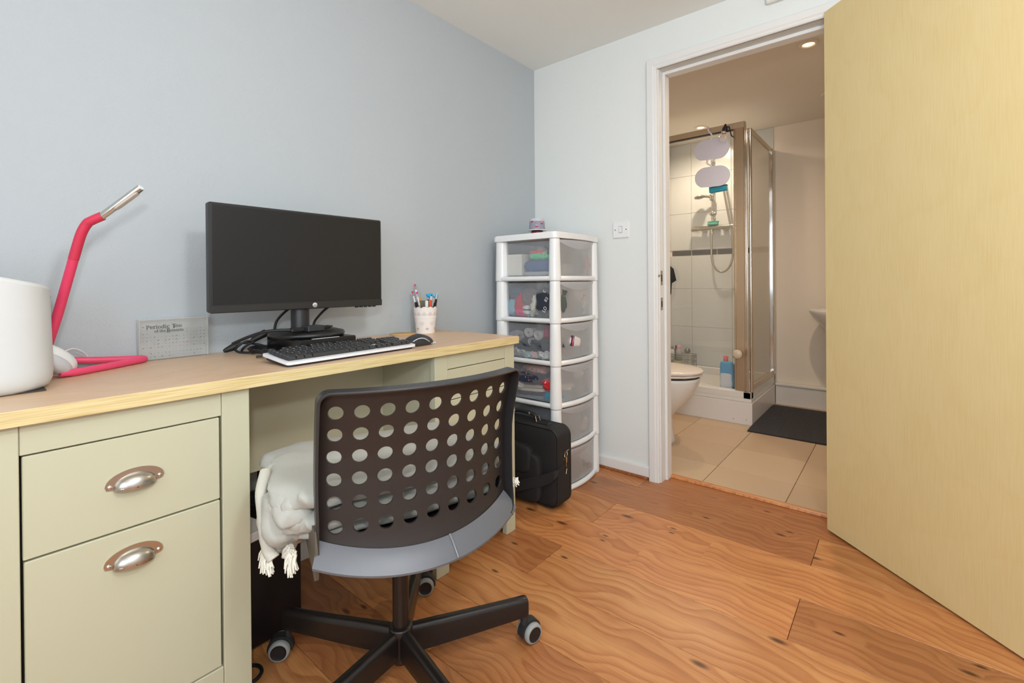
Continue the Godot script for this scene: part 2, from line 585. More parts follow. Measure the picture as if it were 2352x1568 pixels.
func door_frame() -> void:
	var d = Node3D.new()
	d.name = "trim_2"
	add_child(d)
	struct(d, "white gloss door frame and architrave of the shower room doorway", "door frame")
	# architrave: stepped profile, mitred as one piece round the opening
	var prof := p2([0.0, 0.0, -0.016, 0.0, -0.018, 0.004, -0.018, 0.03, -0.014, 0.036, -0.014, 0.043, -0.010, 0.049, 0.0, 0.049])
	var mb := MB.new()
	var zl := 0.738
	var zr := 1.452
	var yt := 1.986
	var path := [[zl, 0.0, -1, 0], [zl, yt, -1, 1], [zr, yt, 1, 1], [zr, 0.0, 1, 0]]
	for i in 3:
		for k in prof.size() - 1:
			var q := []
			for e in [[i, k], [i, k + 1], [i + 1, k + 1], [i + 1, k]]:
				var pt: Array = path[e[0]]
				var o: float = 0.049 - prof[e[1]].y
				q.append(Vector3(prof[e[1]].x, pt[1] + pt[3] * o, pt[0] + pt[2] * o))
			mb.quad(q[0], q[1], q[2], q[3])
	obj("architrave", mb, M.gloss_white, d)
	mb = MB.new()
	mb.bx(0.0, 0.1, 0.0, 2.0, 0.724, 0.744)
	mb.bx(0.0, 0.1, 0.0, 2.0, 1.4405, 1.46)
	mb.bx(0.0, 0.1, 1.985, 2.005, 0.724, 1.46)
	obj("jamb", mb, M.gloss_white, d)
	mb = MB.new()
	mb.bx(0.045, 0.098, 0.0, 1.985, 0.744, 0.757, 0.002)
	mb.bx(0.045, 0.098, 0.0, 1.985, 1.428, 1.4405, 0.002)
	mb.bx(0.045, 0.098, 1.970, 1.985, 0.757, 1.428, 0.002)
	obj("door_stop", mb, M.gloss_white, d)
	for y in [[0.985, 0.07], [0.86, 0.06]]:
		mb = MB.new()
		mb.bx(0.008, 0.03, y[0] - y[1] / 2, y[0] + y[1] / 2, 0.7435, 0.7452, 0.0005)
		var pl = obj("strike_plate", mb, mat(c8(176, 168, 150), 0.35, 0.9), d)
		mb = MB.new()
		mb.bx(0.013, 0.026, y[0] - y[1] * 0.25, y[0] + y[1] * 0.22, 0.745, 0.7456)
		obj("strike_hole", mb, mat(c8(60, 52, 42), 0.8), pl)
	mb = MB.new()
	mb.tube(pv([0.005, 1.0, 0.744, -0.004, 0.998, 0.7435, -0.009, 0.992, 0.742]), 0.004, 8)
	obj("strike_lip", mb, mat(c8(176, 168, 150), 0.35, 0.9), d)
	# threshold strip
	mb = MB.new(false, Vector2(0.0, 0.2))
	mb.prism(p2([0.085, 0.0, 0.083, 0.004, 0.087, 0.011, 0.096, 0.015, 0.108, 0.013, 0.116, 0.006, 0.117, 0.0]), Vector3(0, 0, 0.757), Vector3.RIGHT, Vector3.UP, Vector3(0, 0, 0.671))
	struct(obj("trim_3", mb, wood_mat(M.floor_a, 0.2125, 1.446, 0.4)), "wooden threshold strip where planks meet the bathroom tiles", "threshold")

func door_leaf() -> void:
	var a := Vector2(0.001, 1.4378)
	var dir := Vector2(-0.4165, 0.4431).normalized()
	var d = Node3D.new()
	d.name = "door_1"
	add_child(d)
	struct(d, "pale beech veneer door standing open into the bedroom", "door")
	d.position = Vector3(a.x, 0, a.y)
	d.rotation.y = atan2(-dir.y, dir.x)   # local +x runs from the hinge to the free edge, local -z faces the camera
	var mb := MB.new()
	mb.bx(0.0, 0.70, 0.007, 1.997, 0.001, 0.038, 0.0012)
	var leaf = obj("leaf", mb, wood_mat(M.door_tex, 0.7, 2.0, 0.38), d)
	# veneer patch over an old lock hole
	var pm := MB.new(false, Vector2(0.1, 0.3))
	pm.prism(p2([0.305, 1.006, 0.411, 1.003, 0.416, 0.828, 0.309, 0.829]), Vector3(0, 0, -0.0006), Vector3.RIGHT, Vector3.UP, Vector3(0, 0, 0.0016))
	obj("patch", pm, wood_mat(M.desk_tex, 0.3, 0.9, 0.5, Vector2(0.3, 0.2), c8(250, 240, 225)), d)
	# lever handle
	var h = Node3D.new()
	mb = MB.new()
	mb.tube(curve(pv([0.645, 0.992, 0.0, 0.645, 0.992, -0.035, 0.64, 0.992, -0.05, 0.62, 0.991, -0.056, 0.56, 0.988, -0.056, 0.523, 0.986, -0.056])), 0.0045, 12)
	var lever = obj("handle", mb, mat(c8(170, 172, 176), 0.3, 1.0), d)
	mb = MB.new()
	mb.lathe(Vector3(0.645, 0.992, 0.001), p2([0.0001, 0.009, 0.022, 0.009, 0.025, 0.006, 0.025, 0.0]), 24, Basis(Vector3.RIGHT, -PI / 2))
	obj("rose", mb, mat(c8(170, 172, 176), 0.3, 1.0), lever)
	h.free()
	for y in [0.25, 1.75]:
		mb = MB.new()
		mb.tube(pv([-0.004, y - 0.045, 0.004, -0.004, y + 0.045, 0.004]), 0.005, 10)
		obj("hinge", mb, M.steel, d)

# ---------------------------------------------------------------- desk
func cup_handle(parent: Node3D, c: Vector3) -> void:
	# back plate outline, a flattened half moon
	var po := PackedVector2Array()
	for i in 21:
		var a := PI * i / 20.0
		po.append(Vector2(cos(a) * 0.047, sin(a) * 0.026 - 0.006))
	po.append(Vector2(-0.045, -0.012))
	po.append(Vector2(-0.034, -0.0145))
	po.append(Vector2(0.034, -0.0145))
	po.append(Vector2(0.045, -0.012))
	var mb := MB.new()
	mb.prism(po, c, Vector3.RIGHT, Vector3.UP, Vector3(0, 0, 0.0022))
	# cup: quarter of an ellipsoid, open below
	var f := func(u: float, v: float) -> Vector3:
		var a := PI * u
		var b := PI / 2 * v
		return c + Vector3(cos(a) * 0.034 * cos(b) , sin(a) * 0.0235 * cos(b) - 0.0125 , 0.002 + 0.021 * sin(b)) + Vector3(0, 0, 0)
	mb.grid(28, 12, f, 1, true)
	# the lip: front face curls down flat
	var f2 := func(u: float, v: float) -> Vector3:
		var a := PI * u
		return c + Vector3(cos(a) * 0.034, -0.0125 - 0.004 * v, 0.002 + sin(a) * 0.021)
	mb.grid(28, 2, f2, 1, false)
	var h = obj("handle", mb, M.steel, parent)
	for s in [-1, 1]:
		mb = MB.new()
		mb.lump(c + Vector3(0.0395 * s, -0.0065, 0.003), Vector3(0.008, 0.008, 0.005), 1, 1, 10, 6)
		obj("screw", mb, M.chrome, h)

func desk() -> void:
	var d = thing("desk", "cream painted desk with light wood top, drawers left and cupboard right", "desk")
	var zf := 0.466
	var mb := MB.new(true)
	mb.bx(-2.185, -0.762, 0.7325, 0.7594, 0.002, 0.4825, 0.0015)
	var top = obj("desktop", mb, wood_mat(M.desk_tex, 0.48, 1.45, 0.36), d)
	mb = MB.new(true)
	mb.bx(-2.186, -0.761, 0.7318, 0.7588, 0.4815, 0.4845, 0.0008)
	obj("edge_band", mb, wood_mat(M.edge_tex, 0.05, 1.45, 0.42), top)
	mb = MB.new(true)
	mb.bx(-0.7625, -0.7605, 0.7318, 0.7588, 0.002, 0.4845, 0.0005)
	obj("edge_band", mb, wood_mat(M.edge_tex, 0.05, 1.45, 0.42), top)
	# carcasses
	mb = MB.new()
	mb.bx(-2.165, -2.147, 0.03, 0.7318, 0.01, zf - 0.02)
	obj("side_panel", mb, M.cream, d)
	mb = MB.new()
	mb.bx(-1.768, -1.75, 0.03, 0.7318, 0.01, zf - 0.02)
	obj("side_panel", mb, M.cream, d)
	mb = MB.new()
	mb.bx(-1.168, -1.15, 0.03, 0.7318, 0.01, zf - 0.02)
	obj("side_panel", mb, M.cream, d)
	mb = MB.new()
	mb.bx(-0.795, -0.777, 0.03, 0.7318, 0.01, zf - 0.02)
	obj("side_panel", mb, M.cream, d)
	mb = MB.new()
	mb.bx(-2.147, -1.768, 0.04, 0.70, 0.012, 0.02)
	mb.bx(-1.15, -0.795, 0.09, 0.70, 0.012, 0.02)
	obj("back_panel", mb, M.cream, d)
	mb = MB.new()
	mb.bx(-1.75, -1.168, 0.418, 0.7318, 0.152, 0.168)
	obj("modesty_panel", mb, M.cream, d)
	# front stiles (they run down to the floor as feet)
	for x in [[-2.169, -2.115], [-1.8, -1.7425], [-1.176, -1.12], [-0.822, -0.7695]]:
		mb = MB.new()
		mb.bx(x[0], x[1], 0.0, 0.7315, zf - 0.022, zf, 0.0012)
		obj("leg", mb, M.cream, d)
		mb = MB.new()
		mb.bx(x[0] + 0.004, x[1] - 0.004, 0.0, 0.06, 0.012, 0.05, 0.001)
		obj("leg", mb, M.cream, d)
	# rails
	for r in [[-2.115, -1.8, 0.6765, 0.7315], [-2.115, -1.8, 0.055, 0.114], [-1.12, -0.822, 0.6795, 0.7315], [-1.12, -0.822, 0.071, 0.118]]:
		mb = MB.new()
		mb.bx(r[0] + 0.0006, r[1] - 0.0006, r[2], r[3], zf - 0.02, zf - 0.002, 0.0012)
		obj("rail", mb, M.cream, d)
	# drawers; the upper one sits slightly askew with a dark gap at its left
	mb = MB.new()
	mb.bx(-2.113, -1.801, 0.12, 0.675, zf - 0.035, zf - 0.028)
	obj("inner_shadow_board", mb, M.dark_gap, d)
	mb = MB.new()
	mb.bx(-2.1115, -1.8045, 0.4925, 0.6735, zf - 0.019, zf - 0.003, 0.0016)
	var dr = obj("drawer", mb, M.cream, d)
	cup_handle(dr, Vector3(-1.955, 0.5885, zf - 0.003))
	mb = MB.new()
	mb.bx(-2.1105, -1.8045, 0.117, 0.489, zf - 0.019, zf - 0.003, 0.0016)
	dr = obj("drawer", mb, M.cream, d)
	cup_handle(dr, Vector3(-1.958, 0.437, zf - 0.003))
	mb = MB.new()
	mb.bx(-1.1185, -0.8225, 0.121, 0.5715, zf - 0.019, zf - 0.003, 0.0016)
	dr = obj("cupboard_door", mb, M.cream, d)
	mb = MB.new()
	mb.bx(-1.1185, -0.8225, 0.5745, 0.6765, zf - 0.019, zf - 0.003, 0.0016)
	dr = obj("drawer", mb, M.cream, d)
	cup_handle(dr, Vector3(-0.97, 0.62, zf - 0.003))

# ---------------------------------------------------------------- on the desk
func desk_things() -> void:
	var Y := 0.7594
	var mb: MB
	# white air cooler at the left edge
	var ac = thing("air_purifier", "tall white rounded plastic appliance with slanted top at left end of desk", "air purifier", Vector3(-2.165, Y, 0.212))
	var rr := func(a: float, r: float) -> Vector2:
		var e := 0.62
		return Vector2(signf(cos(a)) * pow(absf(cos(a)), e), signf(sin(a)) * pow(absf(sin(a)), e)) * r
	mb = MB.new()
	var prof := [[0.104, 0.002], [0.112, 0.008], [0.117, 0.02], [0.1185, 0.035], [0.1185, 0.05], [0.117, 0.10], [0.1155, 0.16], [0.1145, 0.19]]
	var fb := func(u: float, v: float) -> Vector3:
		var k := v * (prof.size() - 1)
		var i := mini(int(k), prof.size() - 2)
		var t := k - i
		var r: float = lerpf(prof[i][0], prof[i + 1][0], t)
		var y: float = lerpf(prof[i][1], prof[i + 1][1], t)
		var p: Vector2 = rr.call(u * TAU, r)
		if v > 0.99:
			y = 0.232 - 0.25 * p.x
		return Vector3(p.x, y, p.y)
	mb.grid(64, 14, fb, 1, false)
	obj("body", mb, mat(c8(206, 207, 207), 0.4), ac)
	mb = MB.new()
	var ft := func(u: float, v: float) -> Vector3:
		var k: float = [1.0, 0.985, 0.95, 0.86, 0.82, 0.8, 0.4, 0.001][int(v * 7 + 0.01)]
		var dy: float = [0.0, 0.005, 0.007, 0.007, 0.004, -0.006, -0.006, -0.006][int(v * 7 + 0.01)]
		var p: Vector2 = rr.call(u * TAU, 0.1145 * k)
		return Vector3(p.x, 0.232 - 0.25 * p.x + dy, p.y)
	mb.grid(64, 7, ft, 1, false)
	obj("rim", mb, mat(c8(210, 211, 210), 0.4), ac)
	mb = MB.new()
	for i in 13:
		var z := -0.07 + i * 0.0117
		mb.box(Vector3(0.0, 0.2295, z), Vector3(0.15, 0.003, 0.005), 0.001, Basis(Vector3.BACK, -0.245))
	obj("grille", mb, mat(c8(205, 204, 200), 0.5), ac)
	mb = MB.new()
	mb.bx(-0.10, 0.10, 0.0, 0.003, -0.10, 0.10)
	obj("foot", mb, mat(c8(60, 50, 44), 0.7), ac)
	mb = MB.new()
	mb.lump(Vector3(0.1085, 0.187, 0.0505), Vector3(0.003, 0.004, 0.004), 1, 1, 8, 6)
	var lg = obj("logo", mb, mat(c8(110, 160, 158), 0.5), ac)
	mb = MB.new()
	mb.box(Vector3(0.112, 0.187, 0.0435), Vector3(0.0014, 0.004, 0.0012))
	mb.box(Vector3(0.1118, 0.1855, 0.041), Vector3(0.0014, 0.001, 0.004))
	mb.box(Vector3(0.1138, 0.1872, 0.0365), Vector3(0.0012, 0.004, 0.0012))
	obj("lettering", mb, mat(c8(70, 70, 75), 0.5), lg)
	pink_lamp()
	# acrylic block with sample table
	var bl = thing("acrylic_block", "clear acrylic block printed with the Periodic Table of the Elements, against the wall", "desk ornament", Vector3(-1.77, Y, 0.014))
	mb = MB.new()
	mb.bx(-0.084, 0.084, 0.0, 0.116, -0.011, 0.011, 0.0012)
	obj("block", mb, clear_mat(Color(0.88, 0.88, 0.87), 0.26, 0.06), bl)
	mb = MB.new()
	mb.bx(-0.0838, -0.0822, 0.001, 0.115, -0.0108, 0.0108)
	mb.bx(0.081, 0.0838, 0.001, 0.115, -0.0108, 0.0108)
	mb.bx(-0.0838, 0.0838, 0.1135, 0.1158, -0.0108, 0.0108)
	obj("polished_edge", mb, clear_mat(Color(0.93, 0.93, 0.9), 0.35, 0.1), bl)
	var ink := mat(c8(38, 38, 40), 0.6)
	var tl := [["Periodic", -0.029, 0.0935, 0.0118], ["T", 0.0085, 0.0935, 0.0135], ["able", 0.0185, 0.0935, 0.0085], ["of the", -0.024, 0.0815, 0.0085], ["E", -0.005, 0.0815, 0.013], ["lements", 0.0135, 0.0815, 0.0085]]
	for t in tl:
		var tm := text_mesh(t[0], "Droid Serif", t[3] * 1.18, 0.0004)
		var o := MeshInstance3D.new()
		o.mesh = tm
		o.material_override = ink
		o.name = "lettering"
		o.position = Vector3(t[1] - 0.012, t[2], 0.0116)
		bl.add_child(o, true)
	mb = MB.new()
	var mb2 := MB.new()
	for r in 9:
		for c in 18:
			if r == 0 and c > 0 and c < 17 or r in [1, 2] and c > 1 and c < 12 or r > 6 and (c < 2 or c > 16):
				continue
			var x := -0.0735 + c * 0.0087
			var y := 0.094 - r * 0.0098 - (0.006 if r > 6 else 0.0)
			var s := rng.randf_range(0.0012, 0.0034)
			(mb if rng.randf() < 0.72 else mb2).box(Vector3(x, y, 0.004), Vector3(s * 1.3, s * 0.6, 0.002), 0.0003, Basis(Vector3.BACK, rng.randf_range(-0.4, 0.4)))
	obj("element_samples", mb, mat(c8(74, 74, 80), 0.5, 0.3), bl).set_meta("kind", "stuff")
	obj("coloured_samples", mb2, mat(c8(160, 120, 112), 0.5), bl).set_meta("kind", "stuff")
	monitor()
	cables()
	keyboard()
	mouse()
	pen_pot()
	# thin wooden coaster near the wall
	var co = thing("coaster", "thin round wooden coaster on the desk left of the white pen pot", "coaster", Vector3(-0.995, Y, 0.058))
	mb = MB.new(true)
	mb.lathe(Vector3.ZERO, p2([0.0001, 0.0, 0.05, 0.0, 0.051, 0.002, 0.05, 0.004, 0.0001, 0.004]), 32)
	obj("disc", mb, wood_mat(M.edge_tex, 0.1, 1.0, 0.5, Vector2.ZERO, c8(245, 220, 190)), co)

func pink_lamp() -> void:
	var L = thing("desk_lamp", "pink flexible desk lamp with silver head and white base body", "desk lamp", Vector3(-2.03, 0.7594, 0.1))
	var o: Vector3 = -L.position
	var pink := mat(c8(226, 62, 100), 0.42)
	var mb := MB.new()
	mb.tube(curve(pv([-2.047, 0.80, 0.092, -2.041, 0.833, 0.1, -2.026, 0.90, 0.115, -2.013, 0.967, 0.13, -2.001, 1.035, 0.152])), 0.0098, 16)
	var arm = obj("pole", mb, pink, L)
	arm.position = o
	mb = MB.new()
	mb.tube(curve(pv([-2.0015, 1.032, 0.151, -1.991, 1.088, 0.17, -1.982, 1.113, 0.18, -1.975, 1.121, 0.187, -1.957, 1.133, 0.2])), 0.0103, 16)
	var nk = obj("flexible_neck", mb, mat(c8(206, 48, 78), 0.5), L)
	nk.position = o
	var a := Vector3(-1.959, 1.1315, 0.1985)
	var b := Vector3(-1.8975, 1.2, 0.262)
	mb = MB.new()
	mb.tube(PackedVector3Array([a, b - (b - a).normalized() * 0.0015, b]), [0.0082, 0.0082, 0.0075], 16)
	var hd = obj("lamp_head", mb, mat(c8(205, 205, 200), 0.16, 0.9), L)
	hd.position = o
	mb = MB.new()
	var dn := (b - a).normalized()
	var side := dn.cross(Vector3(-0.77, 0, 0.64)).normalized()
	if side.y > 0:
		side = -side
	var q := dn.cross(side).normalized()
	var bs := Basis(dn, side, q)
	mb.lump((a + b) * 0.5 + dn * 0.012 + side * 0.004, Vector3(0.066, 0.0095, 0.0135), 0.3, 0.3, 20, 10, bs)
	obj("led_strip", mb, mat(c8(196, 186, 176), 0.4), hd)
	mb = MB.new()
	mb.tube(PackedVector3Array([b, b + dn * 0.0012]), 0.0068, 16)
	obj("end_cap", mb, mat(c8(240, 240, 245), 0.3), hd)
	# white base body, a tilted egg
	mb = MB.new()
	var tilt := Basis(Vector3(0.55, 0, 0.83).normalized(), -0.0) * Basis(Vector3.UP, 0.66) * Basis(Vector3.BACK, -0.62)
	mb.lump(Vector3(-0.006, 0.043, 0.048), Vector3(0.112, 0.052, 0.05), 0.85, 0.9, 28, 18, tilt)
	obj("base_body", mb, mat(c8(236, 239, 240), 0.28), L)
	mb = MB.new()
	mb.lump(Vector3(-0.010, 0.036, 0.058), Vector3(0.09, 0.036, 0.05), 0.85, 0.9, 24, 14, tilt)
	obj("base_underside", mb, mat(c8(205, 207, 214), 0.35), L)
	# pink loop resting on the desk
	mb = MB.new()
	mb.tube(curve(pv([-2.028, 0.771, 0.158, -2.0, 0.7688, 0.15, -1.95, 0.7685, 0.118, -1.88, 0.7685, 0.068, -1.853, 0.7685, 0.047, -1.846, 0.7688, 0.036, -1.858, 0.770, 0.029, -1.90, 0.773, 0.028, -1.95, 0.778, 0.029, -2.0, 0.784, 0.03, -2.03, 0.788, 0.045])), 0.0086, 14)
	var lp = obj("base_loop", mb, mat(c8(236, 76, 116), 0.38), L)
	lp.position = o
	mb = MB.new()
	mb.tube(curve(pv([-2.02, 0.80, 0.05, -1.99, 0.812, 0.03, -1.966, 0.798, 0.02, -1.958, 0.781, 0.018])), 0.0018, 8)
	obj("cord", mb, mat(c8(225, 225, 225), 0.4), L).position = o

func monitor() -> void:
	# flat black box the screen stands on
	var bx = thing("mini_computer", "flat black rectangular box under the round monitor base", "computer", Vector3(-1.462, 0.7594, 0.215))
	var mb := MB.new()
	mb.bx(-0.09, 0.09, 0.003, 0.0495, -0.105, 0.108, 0.003)
	obj("case", mb, mat(c8(20, 19, 20), 0.2), bx)
	mb = MB.new()
	mb.bx(-0.05, 0.035, 0.0492, 0.0505, 0.098, 0.105)
	obj("edge_strip", mb, mat(c8(235, 235, 235), 0.15), bx)
	mb = MB.new()
	for x in [-0.07, 0.07]:
		for z in [-0.08, 0.08]:
			mb.bx(x - 0.01, x + 0.01, 0.0, 0.004, z - 0.01, z + 0.01)
	obj("rubber_feet", mb, M.black, bx)
	var m = thing("monitor", "black flat computer monitor on a round stand, switched off", "monitor", Vector3(-1.468, 0.809, 0.2))
	# screen housing: z of the face 0.215
	mb = MB.new()
	mb.bx(-0.2745, 0.268, 0.085, 0.3845, -0.012, 0.014, 0.004)
	var hs = obj("housing", mb, mat(c8(34, 33, 33), 0.42), m)
	mb = MB.new()
	mb.bx(-0.266, 0.2605, 0.1065, 0.3775, 0.0138, 0.0146)
	obj("screen", mb, mat(c8(34, 33, 33), 0.34, 0.0, 0.4), m)
	mb = MB.new()
	mb.bx(-0.2735, 0.267, 0.0835, 0.1055, 0.011, 0.0165, 0.002)
	obj("lower_bezel", mb, mat(c8(38, 37, 36), 0.45), m)
	mb = MB.new()
	mb.bx(-0.15, 0.14, 0.11, 0.33, -0.034, -0.012, 0.01)
	obj("rear_housing", mb, M.black, m)
	for i in 5:
		mb = MB.new()
		mb.bx(0.166 + i * 0.017, 0.176 + i * 0.017, 0.0795, 0.0845, 0.002, 0.012, 0.001)
		obj("button", mb, M.black, m)
	# round emblem with the two letters
	mb = MB.new()
	mb.lathe(Vector3(0.018, 0.0948, 0.0165), p2([0.0001, 0.0012, 0.0072, 0.0012, 0.0076, 0.0007, 0.0076, 0.0]), 28, Basis(Vector3.RIGHT, PI / 2))
	var em = obj("emblem", mb, mat(c8(214, 214, 212), 0.3, 0.4), m)
	var tm := MeshInstance3D.new()
	tm.mesh = text_mesh("hp", "Droid Sans", 0.0118, 0.0004)
	tm.material_override = mat(c8(120, 118, 116), 0.4)
	tm.name = "lettering"
	tm.transform = Transform3D(Basis(Vector3(1, 0, 0), Vector3(0.22, 1, 0), Vector3(0, 0, 1)), Vector3(0.018, 0.0945, 0.0179))
	em.add_child(tm)
	# column and round base
	mb = MB.new()
	mb.lathe(Vector3(-0.012, 0.0, -0.02), p2([0.028, 0.02, 0.027, 0.03, 0.027, 0.16]), 28)
	obj("stand_column", mb, mat(c8(36, 36, 37), 0.38), m)
	mb = MB.new()
	mb.lathe(Vector3(0.0, 0.0, 0.0), p2([0.0001, 0.0, 0.105, 0.0, 0.111, 0.003, 0.1125, 0.008, 0.109, 0.013, 0.098, 0.016, 0.094, 0.0165, 0.09, 0.0185, 0.0001, 0.0215]), 48)
	obj("stand_base", mb, mat(c8(33, 33, 34), 0.34), m)

func cables() -> void:
	var blk := mat(c8(22, 22, 23), 0.5)
	var Y := 0.7594
	var mb := MB.new()
	mb.tube(curve(pv([-1.478, 0.905, 0.15, -1.49, 0.885, 0.11, -1.508, 0.855, 0.085, -1.515, 0.825, 0.08, -1.515, 0.79, 0.08, -1.53, 0.766, 0.07])), 0.0042, 10)
	tag(obj("monitor_cable", mb, blk), "black cable hanging from monitor left of its stand column", "cable")
	mb = MB.new()
	mb.tube(curve(pv([-1.345, 0.905, 0.15, -1.358, 0.882, 0.11, -1.378, 0.858, 0.10, -1.392, 0.84, 0.10, -1.396, 0.815, 0.098, -1.398, 0.79, 0.085, -1.385, 0.765, 0.07])), 0.0042, 10)
	tag(obj("monitor_cable", mb, blk), "black cable hanging from monitor right of its stand column", "cable")
	# video adapter box lying on the stand base with two plugs
	var ad = thing("adapter_box", "small dark video adapter box lying on the monitor stand base", "adapter", Vector3(-1.486, 0.8285, 0.272), 0.12)
	mb = MB.new()
	mb.bx(-0.027, 0.027, 0.0, 0.0165, -0.02, 0.018, 0.002)
	obj("case", mb, mat(c8(44, 46, 50), 0.5), ad)
	mb = MB.new()
	mb.bx(0.027, 0.06, 0.003, 0.013, -0.012, 0.006, 0.003)
	mb.tube(curve(pv([0.06, 0.008, -0.003, 0.068, 0.009, -0.004, 0.072, 0.008, -0.012])), 0.003, 8)
	obj("plug", mb, blk, ad)
	mb = MB.new()
	mb.bx(-0.073, -0.032, 0.002, 0.014, -0.011, 0.009, 0.003)
	mb.bx(-0.034, -0.027, 0.004, 0.011, -0.007, 0.005)
	obj("plug", mb, blk, ad)
	mb = MB.new()
	mb.tube(curve(pv([-0.072, 0.008, -0.001, -0.095, 0.010, -0.012, -0.125, 0.006, -0.045, -0.15, -0.01, -0.09, -0.168, -0.028, -0.13])), 0.0046, 10)
	obj("lead", mb, blk, ad)
	# loose leads left of the box
	var pw = thing("power_lead", "black power lead ending in a tapered plug left of monitor stand", "cable", Vector3(-1.62, Y, 0.06))
	var o: Vector3 = -pw.position
	mb = MB.new()
	mb.tube(pv([-1.654, 0.7685, 0.052, -1.648, 0.770, 0.052, -1.628, 0.779, 0.058, -1.622, 0.782, 0.06]), [0.005, 0.0075, 0.0115, 0.0095], 10)
	obj("plug", mb, blk, pw).position = o
	mb = MB.new()
	mb.tube(curve(pv([-1.625, 0.782, 0.06, -1.612, 0.788, 0.064, -1.59, 0.788, 0.07, -1.565, 0.781, 0.08, -1.54, 0.772, 0.09, -1.52, 0.767, 0.12])), 0.0036, 10)
	obj("lead", mb, blk, pw).position = o
	var vl = thing("video_lead", "black lead with thick connector leaning on left edge of monitor base", "cable", Vector3(-1.56, Y, 0.07))
	o = -vl.position
	mb = MB.new()
	mb.tube(pv([-1.585, 0.793, 0.075, -1.578, 0.797, 0.076, -1.548, 0.815, 0.085, -1.542, 0.82, 0.087]), [0.005, 0.0085, 0.0125, 0.009], 10)
	obj("plug", mb, blk, vl).position = o
	mb = MB.new()
	mb.tube(curve(pv([-1.583, 0.794, 0.075, -1.598, 0.794, 0.07, -1.615, 0.783, 0.066, -1.628, 0.772, 0.07, -1.622, 0.7645, 0.09, -1.59, 0.7635, 0.12, -1.55, 0.763, 0.14])), 0.0034, 10)
	obj("lead", mb, blk, vl).position = o
	mb = MB.new()
	mb.tube(curve(pv([-1.577, 0.79, 0.08, -1.592, 0.785, 0.076, -1.608, 0.773, 0.075, -1.616, 0.765, 0.085])), 0.0038, 10)
	obj("lead", mb, blk, vl).position = o
	mb = MB.new()
	for k in 4:
		var pts := PackedVector3Array()
		for i in 15:
			var a := TAU * i / 14.0 * 0.85 + k
			pts.append(Vector3(-1.572 + cos(a) * (0.030 + 0.004 * k), 0.764 + 0.0045 * k + 0.002 * sin(a * 3), 0.135 + sin(a) * (0.035 + 0.003 * k)))
		mb.tube(pts, 0.0026, 8)
	tag(obj("cable_coil", mb, blk), "loose coil of thin black cable beside flat black box", "cable")
	var an = thing("antenna", "thin dark aerial rod lying in front of flat black box", "antenna", Vector3(-1.56, Y, 0.25))
	o = -an.position
	mb = MB.new()
	mb.tube(pv([-1.632, 0.7655, 0.232, -1.565, 0.7725, 0.31, -1.545, 0.7745, 0.332]), [0.0035, 0.0048, 0.0052], 10)
	obj("rod", mb, mat(c8(56, 54, 52), 0.35), an).position = o
	mb = MB.new()
	mb.tube(pv([-1.546, 0.7745, 0.331, -1.538, 0.7755, 0.339, -1.532, 0.776, 0.344]), [0.0068, 0.0068, 0.0058], 8)
	obj("knurled_nut", mb, mat(c8(70, 62, 52), 0.25, 0.9), an).position = o
	mb = MB.new()
	mb.tube(pv([-1.533, 0.776, 0.343, -1.528, 0.7765, 0.348]), 0.0052, 8)
	obj("brass_tip", mb, mat(c8(222, 178, 110), 0.25, 0.9), an).position = o

